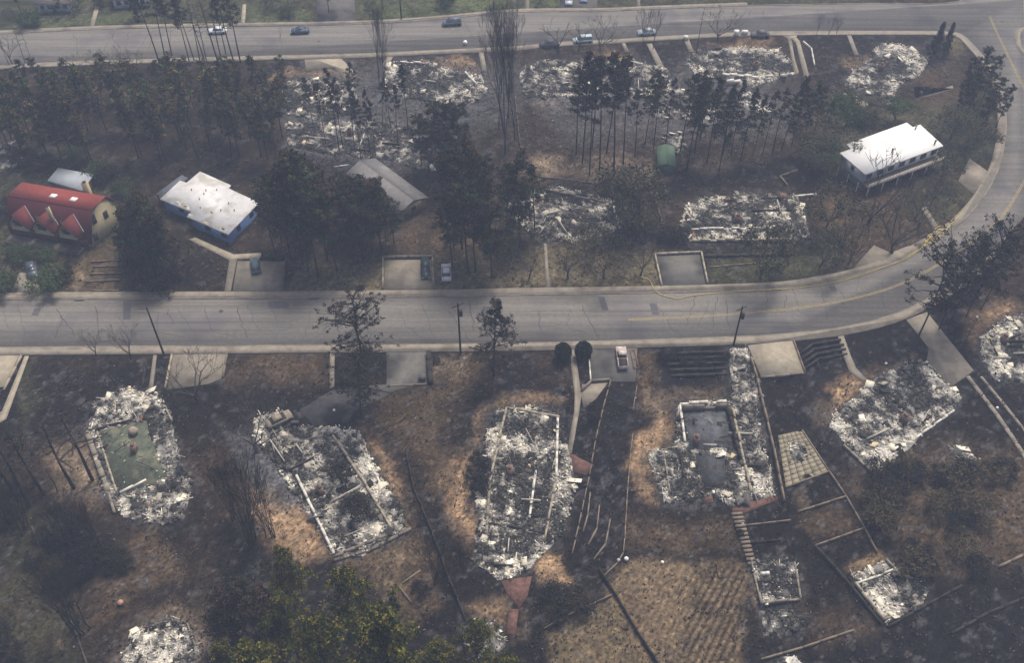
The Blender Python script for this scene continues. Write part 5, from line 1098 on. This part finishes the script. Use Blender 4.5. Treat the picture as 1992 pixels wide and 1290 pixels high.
cluster(['dense0', 'mid0', 'dense2', 'mid1', 'mid2'], [(872, 470, 300), (898, 486, 282), (925, 470, 284), (945, 490, 312), (912, 532, 345), (926, 530, 360), (956, 540, 392), (985, 450, 330), (1012, 478, 300), (1040, 455, 312), (880, 520, 380)], 'big dark pine', 'in the centre clump by the white car', 'big pines right of the white car', .95)
cluster(['dense0', 'dense1', 'dense2', 'mid0', 'mid2'], [(535, 492, 372), (548, 470, 335), (566, 505, 322), (590, 512, 306), (606, 480, 315), (620, 538, 345), (638, 507, 332), (656, 527, 368), (682, 470, 350), (697, 508, 352), (706, 512, 392), (724, 490, 346), (742, 482, 358), (766, 474, 384), (712, 460, 352), (694, 448, 348), (752, 470, 376), (600, 530, 420), (560, 480, 400)], 'dense dark pine', 'in the clump before the grey ranch house', 'dense pines before the grey ranch house', 1.1)
cluster(['thin0', 'thin1', 'thin3', 'mid0', 'mid3', 'thin2'], [(1132, 317, 93), (1147, 343, 122), (1166, 335, 108), (1180, 300, 115), (1194, 333, 108), (1212, 320, 108), (1152, 290, 105), (1120, 300, 130), (1235, 304, 172), (1255, 282, 150), (1270, 292, 134), (1294, 283, 148)], 'tall scorched pine', 'in the grove left of the green shed', 'tall pines left of the green shed', .7)
cluster(['mid0', 'mid1', 'mid2', 'thin1', 'thin5', 'mid3'], [(1322, 302, 142), (1336, 332, 152), (1350, 300, 150), (1362, 272, 140), (1376, 316, 158), (1399, 332, 172), (1406, 300, 168), (1422, 302, 160), (1440, 312, 178), (1465, 302, 182), (1482, 304, 176), (1502, 300, 172), (1520, 292, 164), (1540, 284, 148), (1560, 288, 158), (1580, 274, 170), (1602, 262, 190), (1390, 270, 160), (1450, 270, 170)], 'dark scorched pine', 'in the grove right of the green shed', 'pines right of the green shed', .72)
cluster(['dense0', 'dense1', 'dense2'], [(1866, 196, 112), (1890, 190, 95), (1906, 205, 112), (1878, 232, 145), (1915, 238, 150), (1937, 246, 164), (1902, 262, 175), (1858, 226, 150)], 'dense dark pine', 'in the clump at the upper right bend', 'dense pines at the upper right bend', .85)
cluster(['sparse0', 'sparse1'], [(1786, 655, 478), (1826, 640, 492), (1850, 622, 470), (1880, 615, 447), (1910, 600, 470)], 'half burnt spreading pine', 'below the lower right bend', 'spreading pines below the right bend', .68)
plant('small', 1690, 432, 318, label='bare tree reaching over the edge of the bright white roof')
plant('lone0', 962, 731, 588, label='lone black sparse pine right of the transformer pole')
plant('lone1', 714, 748, 570, wide=.9, label='lone black pine standing over the lower pavement, upper of two')
plant('lone1', 703, 808, 682, wide=1.1, label='lone black pine on the grey drive, lower of two')
cluster(['green0', 'green1'], [(580, 1200, 1070), (586, 1300, 1168), (708, 1268, 1112), (762, 1420, 1215), (668, 1400, 1222), (478, 1370, 1250), (560, 1430, 1258)], 'living yellow-green pine', 'in the clump at the bottom edge', 'green pines at the bottom edge', .62)
cluster(['green0', 'green1'], [(931, 1325, 1224), (855, 1370, 1262), (985, 1385, 1275)], 'small green pine', 'below the red brick path', 'green pines below the brick path', .75)
cluster(['brown0', 'dense1'], [(500, 1240, 1130), (468, 1250, 1160), (545, 1290, 1180)], 'scorched brown-black pine', 'beside the small lower left ruin', 'scorched pines at the lower left ruin', .72)
cluster(['snag0', 'snag1', 'snag0', 'thin0'], [(143, 952, 822), (182, 935, 806), (84, 962, 848), (58, 985, 862), (112, 956, 915), (22, 950, 842), (36, 975, 850), (5, 930, 820), (70, 940, 850)], 'leaning burnt snag', 'left of the green floored ruin', 'burnt snags at the left edge', 1.7)
cluster(['spruce0', 'spruce1', 'dense2'], [(288, 520, 388), (308, 548, 398), (332, 540, 408), (300, 470, 372), (268, 500, 400)], 'reddish black spruce', 'between the red and blue houses', 'spruces between red and blue houses', .85)
cluster(['bare1', 'leafy0', 'bare0'], [(1030, 540, 470), (1105, 540, 465), (1175, 542, 460), (1246, 535, 462), (1010, 500, 440), (1140, 500, 450)], 'thin budding tree', 'on the dry lawn above the near street', 'thin trees on the dry lawn', .95)
cluster(['leafy0', 'bare1'], [(1210, 470, 330), (1232, 440, 345), (1190, 430, 350), (1255, 450, 375)], 'tall hazy budding tree', 'between the two block ruins', 'tall budding trees between the block ruins', .8)
cluster(['bare0', 'bare2', 'leafy0'], [(1478, 540, 440), (1650, 515, 430), (1608, 440, 365), (1735, 492, 372), (1500, 545, 470), (1595, 520, 450), (1810, 400, 330), (1640, 470, 400), (1830, 350, 300), (1780, 425, 350)], 'spreading bare tree', 'around the white roofed house', 'bare trees around the white roofed house', .8)
cluster(['leafy0', 'leafy1'], [(1700, 240, 200), (1740, 235, 195), (1600, 330, 285), (1880, 290, 240), (1850, 270, 220), (1610, 300, 240), (1570, 330, 280)], 'low dull green tree', 'behind the white roofed house', 'low trees behind the white roofed house', 1.2)
cluster(['bare2', 'bare0'], [(188, 692, 640), (255, 698, 632), (384, 778, 700), (500, 880, 790)], 'small twiggy burnt tree', 'below the near street on the left', 'twiggy burnt trees on the left lots', .9)
cluster(['fork0', 'bare2'], [(1086, 102, 48), (1125, 100, 50), (1168, 98, 35), (1398, 78, 18)], 'forked bare tree', 'along the far kerb', 'forked bare trees along the far kerb', 1.0)
cluster(['poplar0', 'poplar1'], [(1252, 98, 10), (1270, 95, 14), (1588, 68, 22), (1610, 72, 25), (1626, 70, 30)], 'upright bare poplar', 'at the far kerb right of centre', 'upright poplars at the far kerb', 1.0)
cluster(['poplar0', 'poplar1'], [(970, 250, 30), (982, 300, -25), (990, 230, -40), (1002, 270, 25), (975, 180, -10)], 'tall hazy bare poplar', 'in the smoky column at upper centre', 'tall smoky poplars', .55)
cluster(['poplar0', 'poplar1'], [(738, 170, -10), (746, 150, 10), (752, 215, 40)], 'tall thin bare poplar', 'rising over the far street left of centre', 'tall poplars over the far street', .5)
plant('snag1', 1354, 106, 15, wide=.8, label='single burnt trunk left of the spreading bare tree at the far kerb')
plant('spruce1', 1812, 112, 42, wide=.5, label='small scorched spruce in the far corner lot'); plant('spruce1', 1836, 106, 44, wide=.45, label='drooping black spruce at the far corner kerb')

cluster(['multi0'], [(492, 1062, 880), (530, 1045, 928), (455, 1010, 905)], 'black many-stemmed burnt shrub tree', 'left of the second ruin', 'many-stemmed burnt shrubs', .5)
cluster(['multi0', 'poplar1'], [(160, 1235, 1100), (150, 1215, 1130), (850, 1130, 1040), (900, 1120, 1060), (870, 1170, 1100), (188, 1060, 965), (205, 1075, 985), (150, 1075, 975), (125, 1050, 960), (20, 1010, 900), (50, 1030, 915)], 'dark bare brushy tree', 'on the scorched lower slope', 'brushy trees on the lower slope', .6)
cluster(['snag1'], [(340, 1222, 1180), (1882, 655, 620)], 'thin burnt stake-like trunk', 'standing alone', 'lone burnt trunks')
cluster(['forest1', 'forest0', 'mid1'], [(40, 22, -40), (120, 30, -20), (270, 35, -40), (560, 8, -60), (640, 25, -60), (745, 18, -60), (960, 18, -50), (985, 10, -45), (1200, -10, -60), (420, 20, -40), (350, 25, -35), (1320, -5, -60)], 'dark tree', 'beyond the far street', 'trees beyond the far street')
plant('round', 1094, 697, Hm=3.7, label='clipped round dark shrub left of the narrow path', group='clipped round shrubs', cat='shrub'); plant('round', 1134, 695, Hm=3.7, label='clipped round dark shrub right of the narrow path', group='clipped round shrubs', cat='shrub')
def bushes(keys, spots, desc, where, group, cat='bush'):
    spots = sorted(spots, key=lambda s: s[0]); n = len(spots)
    for i, s in enumerate(spots):
        o_ = 'leftmost' if i == 0 else 'rightmost' if i == n - 1 else ORD[i] + ' from left'
        plant(keys[i % len(keys)], s[0], s[1], Hm=s[2], wide=s[3], label='%s, %s %s' % (desc, o_, where), group=group, cat=cat)
bushes(['greenb'], [(1638, 222, 3.6, 1.3), (1662, 238, 3.2, 1.2), (1625, 240, 3, 1.2), (1650, 205, 3, 1.1), (1685, 242, 2.6, 1.3)], 'bright green bush', 'left of the white roofed house', 'green bushes by the corner ruin')
bushes(['greenb', 'dark0'], [(12, 568, 3.2, 1.2), (102, 560, 3.4, 1.4), (125, 540, 2.6, 1.2), (60, 320, 3, 1.5), (95, 325, 2.6, 1.4), (150, 310, 2.6, 1.4), (195, 345, 3.4, 1.1), (215, 350, 3.2, 1.1), (240, 380, 3, 1), (15, 420, 3.4, 1.2), (150, 500, 2.2, 1.2), (40, 500, 2.4, 1.4), (90, 505, 2.2, 1.4)], 'dull green bush', 'around the red house', 'bushes around the red house')
bushes(['dark0'], [(138, 1062, 4.4, .9), (170, 1085, 4.0, 1.0), (205, 1095, 3.4, 1.0), (150, 1120, 2.6, 1.1), (240, 1100, 2.4, 1.0), (12, 1020, 3, 1.1)], 'black burnt thicket bush', 'below the green floored ruin', 'burnt thicket at lower left')
bushes(['dark0'], [(1155, 812, 2.2, 1), (930, 905, 2.2, 1.1), (935, 955, 2.6, 1.0), (918, 935, 2, 1), (1290, 700, 2, .9), (1310, 694, 1.6, 1), (1410, 700, 1.4, 1), (1360, 705, 1.2, 1.4), (1330, 704, 1.2, 1.3), (670, 930, 2.6, 1.1), (700, 998, 2.6, 1.4), (1110, 1180, 3, 1.5), (1085, 1165, 2.4, 1.4), (850, 705, 1, 1), (1300, 465, 2.4, 1.2), (1325, 462, 2, 1.2), (765, 1178, 1.2, 1), (1440, 1042, 1, 1), (1790, 1110, 2.6, 1.2), (820, 1150, 1.6, 1.2)], 'low black burnt bush', 'on the lots', 'low burnt bushes')
r_ = random.Random(9)
bushes(['scrub0', 'dark0'], [(r_.uniform(1700, 1985), r_.uniform(910, 1120), r_.uniform(1.8, 3.6), r_.uniform(1, 1.5)) for _ in range(22)], 'brown scrub bush', 'on the lower right slope', 'brown scrub on the lower right slope')
bushes(['scrub0', 'dark0'], [(r_.uniform(0, 150), r_.uniform(1050, 1285), r_.uniform(1.2, 2.4), r_.uniform(1, 1.5)) for _ in range(14)], 'brown-green scrub bush', 'in the lower left corner', 'scrub in the lower left corner')
bushes(['leafy0', 'greenb'], [(60, 50, 3.4, 1.2), (20, 40, 3, 1.2), (150, 18, 3.5, 1.1), (530, 18, 3.2, 1.2), (560, 30, 2, 1.4), (870, 12, 3.0, 1.1), (720, 20, 2.6, 1.2), (1050, 5, 3, 1.3), (200, 6, 3, 1.1)], 'low green bush', 'beyond the far street', 'green bushes beyond the far street')
# ------------------------------------------------------------------ litter on the ground: uncountable
def litter():
    rs = np.random.RandomState(2); q = []
    zones = [((0, 700, 1992, 1290), 22000, (.035, .030, .027), .06), ((0, 300, 1900, 560), 9000, (.06, .055, .04), .12), ((560, 110, 1850, 330), 9000, (.10, .10, .10), .14)]
    b = MB()
    for (x0, y0, x1, y1), n, col, s in zones:
        px = rs.uniform(x0, x1, n); py = rs.uniform(y0, y1, n); P3 = np.array([G(a, c) for a, c in zip(px, py)]); k = np.ones(n, bool)
        for p in PAVED[:]:
            lo = p.min(0) - 1; hi = p.max(0) + 1; m = (P3[:, 0] > lo[0]) & (P3[:, 0] < hi[0]) & (P3[:, 1] > lo[1]) & (P3[:, 1] < hi[1])
            if m.any(): i = np.where(m)[0]; k[i[sdf(P3[i, :2], p) < .15]] = False
        cl_ = N2.fbm(P3[:, 0] * .3, P3[:, 1] * .3); k &= rs.rand(n) < np.clip((cl_ - .35) * 4, .12, 1)
        P3 = P3[k]; n = len(P3); t = rs.rand(n, 1); c = np.array(col) * (.4 + 1.3 * rs.rand(n, 1)); c = np.where(t > .985, np.array((.20, .185, .165)) * (.6 + rs.rand(n, 1)), c); c = np.where((t < .22), np.array((.10, .07, .045)) * (.6 + rs.rand(n, 1)), c)
        P3[:, 2] = .05 + rs.rand(n) * .18
        sz = np.c_[s + rs.exponential(.10, n), s * .6 + rs.rand(n) * .12, .05 + rs.rand(n) * .25]
        b.boxes(P3, sz, rotms(rs, n, .6), c)
    o = b.build('ground_litter', M['tone']); tag(o, 'charred twigs, stones and stubble strewn over the burnt lots', 'ground litter', kind='stuff')
litter()
# ------------------------------------------------------------------ smoke haze
b = MB(); b.prism([(-900, -400), (900, -400), (900, 1500), (-900, 1500)], -3.0, 150, bottom=True)
hm = bpy.data.materials.new('smoke_haze'); hm.use_nodes = True; n = hm.node_tree.nodes; n.remove(n['Principled BSDF'])
pv = n.new('ShaderNodeVolumePrincipled'); pv.inputs['Color'].default_value = (.60, .73, 1.0, 1); pv.inputs['Density'].default_value = .00060; pv.inputs['Anisotropy'].default_value = 0.0
hm.node_tree.links.new(pv.outputs[0], n['Material Output'].inputs['Volume'])
o = b.build('haze', hm); tag(o, 'thin blue-grey smoke hanging over the street', 'haze', kind='stuff')
for k_, t_ in PR.items():                        # prototypes never planted
    if k_ not in USED:
        for c_ in KIDS[t_.name]: bpy.data.objects.remove(c_)
        bpy.data.objects.remove(t_)
